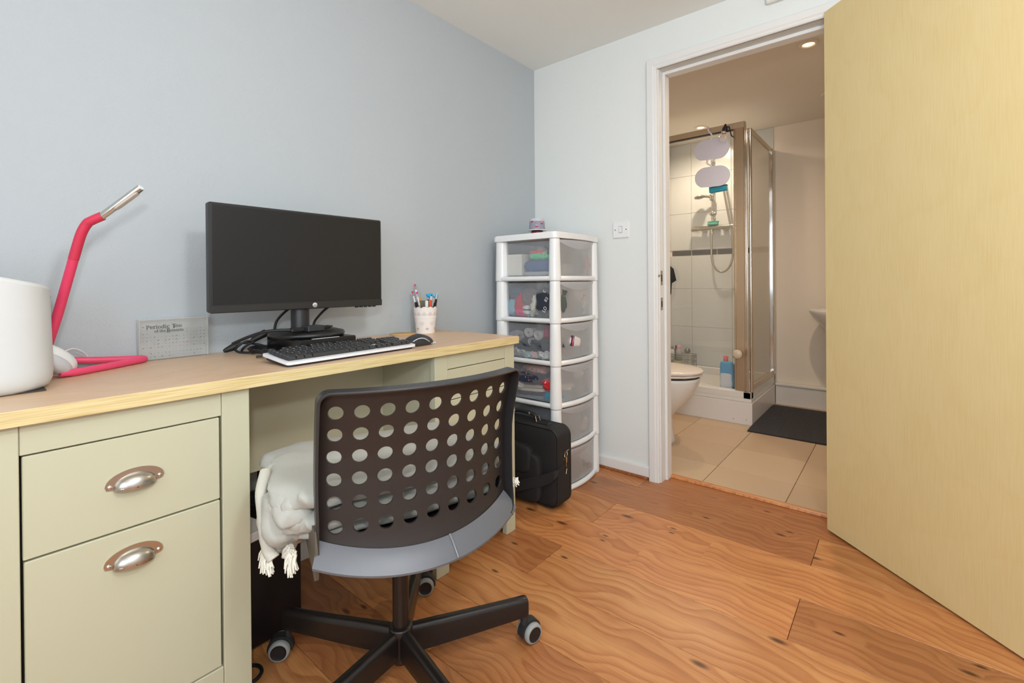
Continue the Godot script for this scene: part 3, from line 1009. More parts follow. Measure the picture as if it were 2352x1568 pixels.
func keyboard() -> void:
	var kb = thing("keyboard", "white framed full size keyboard with black keys on the desk", "keyboard", Vector3(-1.437, 0.7594, 0.372), 0.05)
	var tilt := Basis(Vector3.RIGHT, 0.092)
	var c := Vector3(0, 0.017, 0)
	var mb := MB.new()
	var po := round_rect(0.424, 0.136, 0.008)
	mb.prism(po, c + tilt * Vector3(0, -0.005, 0), tilt * Vector3.RIGHT, tilt * Vector3.BACK, tilt * Vector3(0, 0.007, 0), true)
	obj("top_plate", mb, mat(c8(236, 237, 240), 0.35), kb)
	mb = MB.new()
	mb.prism(round_rect(0.412, 0.126, 0.012), c + tilt * Vector3(0, -0.0135, 0), tilt * Vector3.RIGHT, tilt * Vector3.BACK, tilt * Vector3(0, 0.009, 0), true)
	obj("lower_case", mb, mat(c8(34, 33, 42), 0.5), kb)
	for s in [-1, 1]:
		mb = MB.new()
		mb.bx(0.17 * s - 0.012, 0.17 * s + 0.012, 0.0, 0.016, -0.064, -0.054, 0.001)
		obj("foot", mb, M.black, kb)
	mb = MB.new()
	mb.bx(0.168 - 0.012, 0.168 + 0.012, 0, 0.003, 0.045, 0.056)
	mb.bx(-0.168 - 0.012, -0.168 + 0.012, 0, 0.003, 0.045, 0.056)
	obj("rubber_pads", mb, M.black, kb)
	# keys: row lists of [x start, width] in key units
	var u := 0.01805
	var meshes := {}
	var capm := mat(c8(48, 49, 51), 0.42)
	var key_mesh := func(w: float) -> Array:
		if meshes.has(w):
			return meshes[w]
		var k := MB.new()
		var a := w * u - 0.0012
		var b := u - 0.0012
		var f := func(x: float, z: float, y: float) -> Vector3: return Vector3(x, y, z)
		var lo := [Vector3(-a / 2, 0, -b / 2), Vector3(a / 2, 0, -b / 2), Vector3(a / 2, 0, b / 2), Vector3(-a / 2, 0, b / 2)]
		var ta := a / 2 - 0.0022
		var md := [Vector3(-ta - 0.0004, 0.0085, -b / 2 + 0.0012), Vector3(ta + 0.0004, 0.0085, -b / 2 + 0.0012), Vector3(ta + 0.0004, 0.0082, b / 2 - 0.0034), Vector3(-ta - 0.0004, 0.0082, b / 2 - 0.0034)]
		var hi := [Vector3(-ta, 0.0093, -b / 2 + 0.0018), Vector3(ta, 0.0093, -b / 2 + 0.0018), Vector3(ta, 0.009, b / 2 - 0.004), Vector3(-ta, 0.009, b / 2 - 0.004)]
		for i in 4:
			var j := (i + 1) % 4
			k.quad(lo[j], lo[i], md[i], md[j])
			k.quad(md[j], md[i], hi[i], hi[j])
		k.quad(hi[0], hi[1], hi[2], hi[3])
		var lg := MB.new()
		lg.bx(-ta + 0.001, -ta + 0.0032, 0.0091, 0.00935, -0.0045, -0.0038)
		lg.bx(-ta + 0.001, -ta + 0.0016, 0.0091, 0.00935, -0.0038, -0.0022)
		lg.bx(-ta + 0.0026, -ta + 0.0034, 0.0091, 0.00935, -0.0028, -0.0008)
		meshes[w] = [k.done(), lg.done()]
		return meshes[w]
	var rows := [
		[[0, 1], [2, 1], [3, 1], [4, 1], [5, 1], [6.5, 1], [7.5, 1], [8.5, 1], [9.5, 1], [11, 1], [12, 1], [13, 1], [14, 1], [15.25, 1], [16.25, 1], [17.25, 1]],
		[[0, 1], [1, 1], [2, 1], [3, 1], [4, 1], [5, 1], [6, 1], [7, 1], [8, 1], [9, 1], [10, 1], [11, 1], [12, 1], [13, 2], [15.25, 1], [16.25, 1], [17.25, 1], [18.5, 1], [19.5, 1], [20.5, 1], [21.5, 1]],
		[[0, 1.5], [1.5, 1], [2.5, 1], [3.5, 1], [4.5, 1], [5.5, 1], [6.5, 1], [7.5, 1], [8.5, 1], [9.5, 1], [10.5, 1], [11.5, 1], [12.5, 1], [13.5, 1.5], [15.25, 1], [16.25, 1], [17.25, 1], [18.5, 1], [19.5, 1], [20.5, 1], [21.5, 1]],
		[[0, 1.75], [1.75, 1], [2.75, 1], [3.75, 1], [4.75, 1], [5.75, 1], [6.75, 1], [7.75, 1], [8.75, 1], [9.75, 1], [10.75, 1], [11.75, 1], [12.75, 2.25], [18.5, 1], [19.5, 1], [20.5, 1]],
		[[0, 2.25], [2.25, 1], [3.25, 1], [4.25, 1], [5.25, 1], [6.25, 1], [7.25, 1], [8.25, 1], [9.25, 1], [10.25, 1], [11.25, 1], [12.25, 2.75], [16.25, 1], [18.5, 1], [19.5, 1], [20.5, 1], [21.5, 1]],
		[[0, 1.25], [1.25, 1.25], [2.5, 1.25], [3.75, 6.25], [10, 1.25], [11.25, 1.25], [12.5, 1.25], [13.75, 1.25], [15.25, 1], [16.25, 1], [17.25, 1], [18.5, 2], [20.5, 1], [21.5, 1]]]
	var lm := mat(c8(225, 228, 230), 0.5)
	for r in 6:
		for k in rows[r]:
			var w := float(k[1])
			var mm: Array = key_mesh.call(w)
			var x: float = (k[0] + w / 2 - 11.25) * u
			var z: float = (-2.55 + r + (0.0 if r > 0 else -0.12)) * u
			var o := obj("key", mm[0], capm, kb)
			o.transform = Transform3D(tilt * Basis(Vector3.RIGHT, [0.12, 0.09, 0.05, 0.0, -0.04, -0.06][r]), c + tilt * Vector3(x, 0.0022 + [0.0028, 0.0022, 0.001, 0.0004, 0.0008, 0.001][r], z))
			if w < 3:
				obj("legend", mm[1], lm, o)
	# white badge plate between the clusters
	mb = MB.new()
	mb.box(c + tilt * Vector3((16.5 - 11.25) * u, 0.0035, 0.55 * u), Vector3(0.046, 0.003, 0.012), 0.001, tilt)
	obj("badge", mb, mat(c8(230, 234, 238), 0.3), kb)
	mb = MB.new()
	mb.tube(curve(pv([0.05, 0.02, -0.07, 0.055, 0.035, -0.1, 0.04, 0.052, -0.13, 0.02, 0.04, -0.17, 0.03, 0.006, -0.2])), 0.0016, 8)
	obj("cord", mb, M.black, kb)

func mouse() -> void:
	var m = thing("mouse", "dark grey computer mouse with pale stripe beside the keyboard", "mouse", Vector3(-1.168, 0.7594, 0.372), 0.0)
	m.rotation.y = 0.12
	var shape := func(p: Vector3, d: Vector3) -> Vector3:
		var t := p.x / 0.118
		var h := 1.0 - 0.55 * maxf(0.0, t) - 0.35 * maxf(0.0, -t)
		var q := p
		q.y = (p.y + 0.002) * h if p.y > -0.002 else p.y * 0.2
		q.z *= 1.0 + 0.12 * t
		return q
	var mb := MB.new()
	mb.lump(Vector3(0, 0.004, 0), Vector3(0.118, 0.066, 0.064), 0.9, 0.72, 36, 20, Basis.IDENTITY, shape)
	obj("body", mb, mat(c8(46, 46, 48), 0.4), m)
	mb = MB.new()
	var st := PackedVector3Array()
	for i in 15:
		var t := i / 14.0
		st.append(Vector3(lerpf(-0.052, 0.038, t), 0.012 + 0.019 * sin(PI * minf(1.0, t * 0.9 + 0.12)) - 0.010 * t, 0.0285 + 0.003 * sin(PI * t)))
	mb.tube(st, 0.0016, 8)
	obj("stripe", mb, mat(c8(205, 212, 225), 0.3), m)
	mb = MB.new()
	mb.box(Vector3(0.046, 0.005, 0.0255), Vector3(0.022, 0.005, 0.008), 0.001, Basis(Vector3.UP, -0.35))
	obj("side_clip", mb, mat(c8(190, 194, 200), 0.3), m)
	mb = MB.new()
	mb.lathe(Vector3(0.03, 0.0195, 0), p2([0.0001, -0.004, 0.007, -0.004, 0.0075, 0, 0.007, 0.004, 0.0001, 0.004]), 16, Basis(Vector3.RIGHT, PI / 2))
	obj("wheel", mb, M.black, m)

func pen_pot() -> void:
	var P := Vector3(-0.893, 0.7594, 0.082)
	var t = thing("pen_pot", "white metal pen pot with lace cut-outs and scalloped rim", "pen pot", P)
	# lace print computed: dots in diamonds
	var im := Image.create(512, 256, false, Image.FORMAT_RGB8)
	im.fill(c8(240, 232, 228))
	for band in [[0.27, 0.17, 12, 0.6], [0.62, 0.21, 6, 1.0], [0.82, 0.12, 6, 0.5]]:
		for k in int(band[2]):
			var cx: float = (k + 0.5) / band[2] * 512.0 + (42.0 if band[0] > 0.8 else 0.0)
			var cy: float = band[0] * 256.0
			var R: float = band[1] * 256.0 * 0.5
			for a in range(-5, 6):
				for b in range(-5, 6):
					if absi(a) + absi(b) > 5 or (a + b) % 2 != 0 or (absi(a) + absi(b)) in [3]:
						continue
					var px := int(cx + a * R / 5.0)
					var py := int(cy + b * R / 5.0)
					im.fill_rect(Rect2i(posmod(px - 1, 510), py - 1, 3, 3), c8(128, 118, 112))
	var mm := mat(Color.WHITE, 0.4)
	mm.albedo_texture = ImageTexture.create_from_image(im)
	var mb := MB.new()
	var R0 := 0.0385
	var R1 := 0.0505
	var H := 0.112
	var fo := func(u: float, v: float) -> Vector3:
		var a := u * TAU
		var sc := 0.006 * absf(sin(a * 6.0))
		var y := v * (H - 0.006 + sc)
		var r := lerpf(R0, R1, y / H)
		return Vector3(cos(a) * r, y, sin(a) * r)
	mb.grid(96, 10, fo, 1, false, func(u, v): return Vector2(u, 1.0 - v))
	obj("shell", mb, mm, t)
	mb = MB.new()
	var fi := func(u: float, v: float) -> Vector3:
		var a := u * TAU
		var sc := 0.006 * absf(sin(a * 6.0))
		var y := 0.003 + v * (H - 0.009 + sc)
		var r := lerpf(R0, R1, y / H) - 0.0012
		return Vector3(cos(a) * r, y, sin(a) * r)
	mb.grid(96, 4, fi, 1, true)
	mb.lathe(Vector3.ZERO, p2([0.0001, 0.003, R0, 0.003]), 32)
	obj("inner_wall", mb, mat(c8(225, 218, 214), 0.5), t)
	mb = MB.new()
	mb.lathe(Vector3(0, 0.067, 0), p2([0.0455, -0.002, 0.0474, 0.0, 0.0462, 0.002]), 48)
	mb.lathe(Vector3(0, 0.0, 0), p2([0.0001, 0, 0.0395, 0.0, 0.0395, 0.002, 0.0385, 0.003]), 48)
	obj("ring", mb, mat(c8(242, 236, 232), 0.35), t)
	var stick := func(called, label, cat, bx, bz, tx, tz, L, r, m, sq := 1.0):
		# from near the pot floor to its rim and beyond
		var a := Vector3(bx, 0.006, bz)
		var b := Vector3(tx, H, tz)
		var dr := (b - a).normalized()
		var o = thing(called, label, cat, P + a)
		var mbx := MB.new()
		mbx.tube(PackedVector3Array([Vector3.ZERO, dr * L]), r, 10, true, sq)
		obj("barrel", mbx, m, o)
		return [o, dr, L]
	var tip := func(s: Array, called, l0, l1, r, m):
		var mbx := MB.new()
		mbx.tube(PackedVector3Array([s[1] * l0, s[1] * l1]), r, 10)
		obj(called, mbx, m, s[0])
	var grey := mat(c8(150, 150, 158), 0.35)
	var pinkm := mat(c8(226, 40, 110), 0.5)
	var blk := mat(c8(22, 22, 24), 0.35)
	# camera-right on the desk is (0.64, 0.77); spread the pens that way
	var rx := Vector2(0.638, 0.77)
	var at := func(s: float, d: float) -> Vector2: return rx * s + Vector2(-0.77, 0.638) * d
	var pens := [
		["pencil", "tallest pink-topped clear pencil at left in the white pot", -0.012, -0.032, -0.02, 0.196, 0.0036, grey, 1],
		["pencil", "leftmost pink-topped pencil leaning out of the white pot", -0.018, -0.041, -0.005, 0.166, 0.0036, grey, 1],
		["pencil", "shorter pink-topped pencil right of the tallest one", -0.004, -0.022, 0.01, 0.162, 0.0036, mat(c8(188, 176, 190), 0.35), 1],
		["pencil", "half-hidden pink-topped pencil behind the leftmost one", -0.015, -0.036, -0.03, 0.158, 0.0034, grey, 1],
		["pen", "glossy black pen at left front of the white pot", -0.014, -0.031, 0.024, 0.128, 0.0062, blk, 0],
		["pen", "orange and blue pen behind the glossy black pen", -0.006, -0.018, -0.008, 0.142, 0.0042, mat(c8(226, 160, 60), 0.4), 2],
		["marker", "black marker in the middle of the white pot", 0.004, 0.002, -0.012, 0.130, 0.0065, blk, 0],
		["marker", "second black marker just right of the middle one", 0.006, 0.009, -0.02, 0.134, 0.0065, blk, 0],
		["stick", "flat white plastic stick standing in the white pot", 0.008, 0.012, 0.03, 0.133, 0.0068, mat(c8(236, 233, 228), 0.4), 0],
		["pen", "clear pen with bright orange grip at right front", 0.014, 0.026, 0.022, 0.136, 0.0055, mat(c8(232, 88, 48), 0.4), 3],
		["pen", "silver and black multi-colour pen at far right of the pot", 0.018, 0.04, 0.0, 0.158, 0.0058, mat(c8(196, 198, 202), 0.2, 0.6), 4],
		["pen", "slim black pen at right rim of the white pot", 0.02, 0.043, 0.012, 0.140, 0.0045, blk, 0]]
	for p in pens:
		var b: Vector2 = at.call(p[2], p[4] * 0.4)
		var e: Vector2 = at.call(p[3], p[4])
		var s = stick.call(p[0], p[1], "pen" if p[0] != "pencil" else "pencil", b.x, b.y, e.x, e.y, p[5], p[6], p[7], 0.55 if p[0] == "stick" else 1.0)
		if p[8] == 1:
			tip.call(s, "pink_eraser", p[5], p[5] + 0.008, p[6] * 1.15, pinkm)
			tip.call(s, "white_lead_window", p[5] * 0.7, p[5] * 0.92, p[6] * 1.06, mat(c8(230, 228, 230), 0.4))
		elif p[8] == 2:
			tip.call(s, "blue_ring", p[5] * 0.8, p[5] * 0.87, p[6] * 1.15, mat(c8(60, 160, 215), 0.4))
		elif p[8] == 3:
			tip.call(s, "clear_top", p[5] * 0.9, p[5] * 1.12, p[6] * 0.95, mat(c8(205, 205, 212), 0.25))
			tip.call(s, "blue_clip", p[5] * 1.0, p[5] * 1.16, p[6] * 0.45, mat(c8(50, 70, 130), 0.4))
		elif p[8] == 4:
			tip.call(s, "dark_grip", p[5] * 0.55, p[5] * 0.78, p[6] * 1.12, blk)
			tip.call(s, "teal_cap", p[5] * 0.96, p[5] * 1.05, p[6] * 0.8, mat(c8(120, 200, 205), 0.4))
	# ruler with yellow marks
	var ru = thing("ruler", "dark ruler with yellow marks in the white pen pot", "ruler", P + Vector3(-0.006, 0.006, -0.012))
	mb = MB.new()
	var rb := Basis(Vector3.UP, -0.88)
	mb.box(Vector3(0, 0.065, 0), Vector3(0.024, 0.13, 0.002), 0.0004, rb)
	obj("blade", mb, mat(c8(92, 82, 58), 0.35), ru)
	mb = MB.new()
	for i in 8:
		mb.box(rb * Vector3(-0.008, 0.09 + i * 0.005, 0.0012), Vector3(0.007, 0.001, 0.0006), 0.0, rb)
	obj("scale_marks", mb, mat(c8(228, 196, 80), 0.5), ru)
	# pen with a soft blue animal topper
	var wb: Vector2 = at.call(0.012, -0.01)
	var we: Vector2 = at.call(0.018, -0.006)
	var s2 = stick.call("pen", "pen with a bright blue animal-shaped topper in the pot", "pen", wb.x, wb.y, we.x, we.y, 0.132, 0.004, mat(c8(235, 235, 238), 0.4))
	mb = MB.new()
	var q0: Vector3 = s2[1] * 0.132
	mb.tube(PackedVector3Array([q0, q0 + s2[1] * 0.012]), 0.005, 10)
	var bb := Basis(Vector3.UP, -0.88)
	mb.lump(q0 + s2[1] * 0.02, Vector3(0.03, 0.018, 0.016), 0.8, 1.0, 18, 12, bb, func(p, d): return p * (1.0 + 0.12 * sin(p.x * 300.0)))
	mb.lump(q0 + s2[1] * 0.023 + bb * Vector3(-0.014, 0.001, 0), Vector3(0.012, 0.006, 0.01), 1, 1, 10, 6, bb * Basis(Vector3.BACK, 0.3))
	mb.lump(q0 + s2[1] * 0.018 + bb * Vector3(0.016, -0.004, 0), Vector3(0.014, 0.007, 0.012), 1, 1, 10, 6, bb * Basis(Vector3.BACK, -0.5))
	obj("blue_topper", mb, mat(c8(44, 170, 222), 0.5), s2[0])

# ---------------------------------------------------------------- swivel chair with a perforated shell
func shell_point(u: float, v: float, off := 0.0) -> Vector3:
	# u across in hole pitches (-4..4 are the hole columns), v down in rows (0..5 are the hole rows)
	var Yr := [0.723, 0.6774, 0.632, 0.587, 0.5415, 0.496]
	var Zr := [0.0, -0.011, -0.0195, -0.0225, -0.021, -0.0165]
	var Rr := [0.445, 0.424, 0.417, 0.422, 0.418, 0.40]
	var i := clampi(int(floorf(v)), 0, 4)
	var t := v - i
	var y: float = lerpf(Yr[i], Yr[i + 1], t)
	var z: float = lerpf(Zr[i], Zr[i + 1], t)
	var R: float = lerpf(Rr[i], Rr[i + 1], clampf(t, 0, 1))
	if v > 5.0:
		z += 0.004 * (v - 5.0) * (v - 5.0)
	var a := u * 0.0487 / R
	return Vector3((R + off) * sin(a), y, 0.219 + z + (R + off) * cos(a) - R)

func chair() -> void:
	var ch = thing("swivel_chair", "black swivel chair with perforated back on five wheeled legs", "chair", Vector3(-1.489, 0, 0.693), -0.296)
	var shell_m := bump(mat(c8(40, 33, 31), 0.42), 0.25, 0.6, 0.06, 9)
	var rim_m := mat(c8(46, 44, 45), 0.36)
	var T := 0.0055
	var vb := func(u: float) -> float: return 6.3 - 0.75 * (u / 4.75) * (u / 4.75)
	var UE := 4.72
	var VT := -0.93
	var cl := func(u: float, v: float) -> Vector2:
		# keep inside the rounded top corners
		var r := 0.42
		var cx := UE - r
		var cy := VT + r
		if absf(u) > cx and v < cy:
			var d := Vector2(absf(u) - cx, v - cy)
			if d.length() > r:
				d = d.normalized() * r
			return Vector2(signf(u) * (cx + d.x), cy + d.y)
		return Vector2(u, v)
	var mb := MB.new()
	# hole cells
	var n := 24
	var hr := 0.0148 / 0.0487
	for v in 6:
		for u in range(-4, 5):
			for k in n:
				var q := []
				for e in [k, k + 1]:
					var a: float = TAU * e / n
					var d := Vector2(cos(a), sin(a))
					var sqd := d * (0.5 / maxf(absf(d.x), absf(d.y)))
					q.append(Vector2(u, v) + d * hr)
					q.append(Vector2(u, v) + sqd)
				for side in [0.0, -T]:
					var A := shell_point(q[0].x, q[0].y, side)
					var B := shell_point(q[1].x, q[1].y, side)
					var C := shell_point(q[3].x, q[3].y, side)
					var D := shell_point(q[2].x, q[2].y, side)
					if side == 0.0:
						mb.quad(A, B, C, D, 1)
					else:
						mb.quad(D, C, B, A, 2)
				var f0 := shell_point(q[0].x, q[0].y, 0.0)
				var f1 := shell_point(q[2].x, q[2].y, 0.0)
				var b0 := shell_point(q[0].x, q[0].y, -T)
				var b1 := shell_point(q[2].x, q[2].y, -T)
				mb.quad(f0, f1, b1, b0, 3)
	# margins round the hole field
	var strip := func(u0: float, u1: float, nu: int, v0, v1, nv: int) -> void:
		for side in [0.0, -T]:
			var f := func(a: float, b: float) -> Vector3:
				var u := lerpf(u0, u1, a)
				var va: float = v0.call(u) if v0 is Callable else v0
				var vv: float = v1.call(u) if v1 is Callable else v1
				var w: Vector2 = cl.call(u, lerpf(va, vv, b))
				return shell_point(w.x, w.y, side)
			mb.grid(nu, nv, f, 1 if side == 0.0 else 2, side < 0.0)
	strip.call(-4.5, 4.5, 72, VT, -0.5, 4)
	strip.call(-4.5, 4.5, 72, 5.5, vb, 4)
	strip.call(-UE, -4.5, 4, VT, 5.5, 48)
	strip.call(4.5, UE, 4, VT, 5.5, 48)
	strip.call(-UE, -4.5, 4, 5.5, vb, 4)
	strip.call(4.5, UE, 4, 5.5, vb, 4)
	var back = obj("backrest", mb, shell_m, ch)
	# rim lip standing back from the shell, round sides and top
	var path := []
	for i in 13:
		path.append(Vector2(-UE, lerpf(6.15, VT + 0.42, i / 12.0)))
	for i in range(1, 7):
		var a := PI + PI / 2 * i / 6.0
		path.append(Vector2(-UE + 0.42 + cos(a) * 0.42, VT + 0.42 + sin(a) * 0.42))
	for i in range(1, 25):
		path.append(Vector2(lerpf(-UE + 0.42, UE - 0.42, i / 24.0), VT))
	for i in range(1, 7):
		var a := PI * 1.5 + PI / 2 * i / 6.0
		path.append(Vector2(UE - 0.42 + cos(a) * 0.42, VT + 0.42 + sin(a) * 0.42))
	for i in range(1, 13):
		path.append(Vector2(UE, lerpf(VT + 0.42, 5.6, i / 12.0)))
	for i in range(1, 7):
		var a := PI / 2 * i / 6.0
		path.append(Vector2(UE - 0.5 + cos(a) * 0.5, 5.6 + sin(a) * 0.75))
	mb = MB.new()
	var prev := []
	for i in path.size():
		var t: Vector2 = (path[mini(i + 1, path.size() - 1)] - path[maxi(i - 1, 0)]).normalized()
		var outw := Vector2(t.y, -t.x) * 0.115
		var depth := 0.03
		if i < 3:
			depth = 0.018 + 0.004 * i
		var p: Vector2 = path[i]
		var inn := shell_point(p.x, p.y, -T)
		var inn2 := shell_point(p.x, p.y, 0.0) + Vector3(0, 0, depth)
		var po: Vector2 = p + outw
		var out1 := shell_point(po.x, po.y, -T)
		var out2 := shell_point(po.x, po.y, 0.0) + Vector3(0, 0, depth - 0.002)
		var mid := (inn2 + out2) * 0.5 + Vector3(0, 0, 0.0018)
		var ring := [inn, inn2, mid, out2, out1]
		if i > 0:
			for k in 5:
				mb.quad(prev[k], prev[(k + 1) % 5], ring[(k + 1) % 5], ring[k], 5 + k)
		else:
			mb.quad(ring[4], ring[3], ring[1], ring[0])
		prev = ring
	obj("rim", mb, rim_m, back)
	# side wings tapering down and forward to the seat
	for s in [-1, 1]:
		mb = MB.new()
		var e := shell_point(s * (UE + 0.1), 5.6, 0)
		var w := p2([0.02, 0.50, 0.028, 0.43, 0.022, 0.408, 0.012, 0.402, 0.0, 0.41, -0.10, 0.455, -0.14, 0.475, -0.03, 0.50])
		mb.prism(w, Vector3(e.x - 0.003, 0, e.z), Vector3.BACK, Vector3.UP, Vector3(0.006, 0, 0))
		obj("side_wing", mb, mat(c8(92, 84, 74), 0.45) if s < 0 else rim_m, back)
	# curved grey steel band under the back
	mb = MB.new()
	var band := func(a: float, b: float, dz: float) -> Vector3:
		var u := lerpf(-4.62, 4.35, a)
		var p := shell_point(u, vb.call(u) - 0.12, 0.0)
		var rad := Vector3(sin(u * 0.0487 / 0.4), 0, cos(u * 0.0487 / 0.4))
		return p + rad * (0.002 + 0.034 * b) + Vector3(0, -0.034 * b * (0.75 + 0.25 * b) - dz, 0)
	mb.grid(48, 6, func(a, b): return band.call(a, b, 0.0), 1, true)
	mb.grid(48, 6, func(a, b): return band.call(a, b, 0.004), 2, false)
	mb.grid(48, 1, func(a, b): return band.call(a, 1.0, 0.004 * b), 3, true)
	mb.quad(band.call(1.0, 0.0, 0.0), band.call(1.0, 1.0, 0.0), band.call(1.0, 1.0, 0.004), band.call(1.0, 0.0, 0.004))
	mb.quad(band.call(0.0, 0.0, 0.0), band.call(0.0, 0.0, 0.004), band.call(0.0, 1.0, 0.004), band.call(0.0, 1.0, 0.0))
	obj("support_band", mb, mat(c8(98, 99, 104), 0.42, 0.25), back)
	mb = MB.new()
	var sp := PackedVector3Array()
	for i in 5:
		sp.append(band.call(0.585, i / 4.0, -0.0004))
	mb.tube(sp, 0.003, 8)
	obj("weld_seam", mb, mat(c8(112, 113, 118), 0.42, 0.25), back)
	# seat (hidden under the blanket), plate, column
	mb = MB.new()
	mb.lump(Vector3(0, 0.437, -0.03), Vector3(0.44, 0.026, 0.42), 0.35, 0.35, 36, 8, Basis.IDENTITY, func(p, d): return p + Vector3(0, -0.010 * (1.0 - absf(d.x)), 0))
	obj("seat", mb, shell_m, ch)
	mb = MB.new()
	mb.bx(-0.09, 0.09, 0.405, 0.425, -0.11, 0.1, 0.006)
	mb.tube(pv([0, 0.415, 0.05, 0, 0.416, 0.12, 0, 0.43, 0.19]), 0.012, 10)
	obj("seat_plate", mb, M.black, ch)
	var pole := mat(c8(34, 27, 25), 0.28)
	mb = MB.new()
	mb.lathe(Vector3.ZERO, p2([0.0195, 0.10, 0.0195, 0.41]), 24)
	obj("column", mb, pole, ch)
	mb = MB.new()
	mb.lathe(Vector3.ZERO, p2([0.018, 0.052, 0.024, 0.054, 0.026, 0.06, 0.026, 0.118, 0.0285, 0.122, 0.0285, 0.135, 0.026, 0.138, 0.02, 0.139]), 28)
	obj("hub", mb, pole, ch)
	for k in 5:
		var a := deg_to_rad(-60.1 + 72.0 * k)
		var d := Vector3(cos(a), 0, sin(a))
		var sd := Vector3(-sin(a), 0, cos(a))
		mb = MB.new()
		var h0 := 0.066
		var h1 := 0.050
		# rounded-top section swept from hub to tip
		var sec := p2([-0.0125, 0.0, 0.0125, 0.0, 0.0135, 0.2, 0.0135, 0.78, 0.011, 0.93, 0.006, 1.0, -0.006, 1.0, -0.011, 0.93, -0.0135, 0.78, -0.0135, 0.2])
		var rp := []
		for st in [[0.018, 0.068, h0], [0.1, 0.069, h0 - 0.004], [0.2, 0.071, h1 + 0.006], [0.3, 0.074, h1], [0.328, 0.0755, h1 - 0.002], [0.334, 0.079, h1 - 0.009]]:
			var rg := PackedVector3Array()
			for p in sec:
				rg.append(d * st[0] + sd * p.x + Vector3.UP * (st[1] + p.y * st[2]))
			rp.append(rg)
		for i in rp.size() - 1:
			for j in sec.size():
				var j2 := (j + 1) % sec.size()
				mb.quad(rp[i][j2], rp[i][j], rp[i + 1][j], rp[i + 1][j2], 4 + (j if j in [0, 1, 8] else 20))
		var e: PackedVector3Array = rp[rp.size() - 1]
		for j in range(1, sec.size() - 1):
			mb.tri(e[0], e[j + 1], e[j])
		obj("leg", mb, mat(c8(30, 25, 24), 0.3), ch)
		# castor: the visible ones turned as in the photograph
		var cc := d * 0.325
		var face := Vector3(-0.62, 0, 0.78).rotated(Vector3.UP, 0.296)
		if k in [1]:
			face = Vector3(-0.25, 0, 0.97).rotated(Vector3.UP, 0.296)
		var trail := Vector3.UP.cross(face).normalized() * (1.0 if k in [0, 1, 4] else -1.0)
		if k == 4:
			trail = -trail
		var wc := cc + trail * 0.018 + Vector3(0, 0.0265, 0)
		mb = MB.new()
		mb.tube(PackedVector3Array([cc + Vector3(0, 0.05, 0), cc + Vector3(0, 0.078, 0)]), 0.009, 12)
		var hb := Basis(trail, Vector3.UP, -face if trail.cross(Vector3.UP).dot(-face) > 0 else face)
		# hood: half drum over the wheels
		var hood := PackedVector2Array()
		for i in 17:
			var g := deg_to_rad(-10 + 200.0 * i / 16.0)
			hood.append(Vector2(cos(g) * 0.0315, sin(g) * 0.0315))
		hood.append(Vector2(-0.02, -0.004))
		hood.append(Vector2(0.02, -0.004))
		mb.prism(hood, wc - hb.z * 0.011, hb.x, hb.y, hb.z * 0.022, true)
		var cas = obj("castor", mb, mat(c8(40, 40, 42), 0.5), ch)
		for s in [-1, 1]:
			mb = MB.new()
			var ab := Basis(hb.x, hb.z * s, hb.y * -s)
			mb.lathe(wc + hb.z * s * 0.0115, p2([0.0185, 0.0, 0.0262, 0.0005, 0.0265, 0.004, 0.0262, 0.010, 0.0235, 0.0135, 0.0195, 0.0142]), 32, ab)
			obj("wheel_tyre", mb, mat(c8(150, 152, 150), 0.55), cas)
			mb = MB.new()
			mb.lathe(wc + hb.z * s * 0.0115, p2([0.0197, 0.0142, 0.0192, 0.0136, 0.012, 0.0132, 0.0001, 0.013]), 28, ab)
			obj("wheel_cap", mb, mat(c8(26, 25, 28), 0.4), cas)
	blanket(ch)

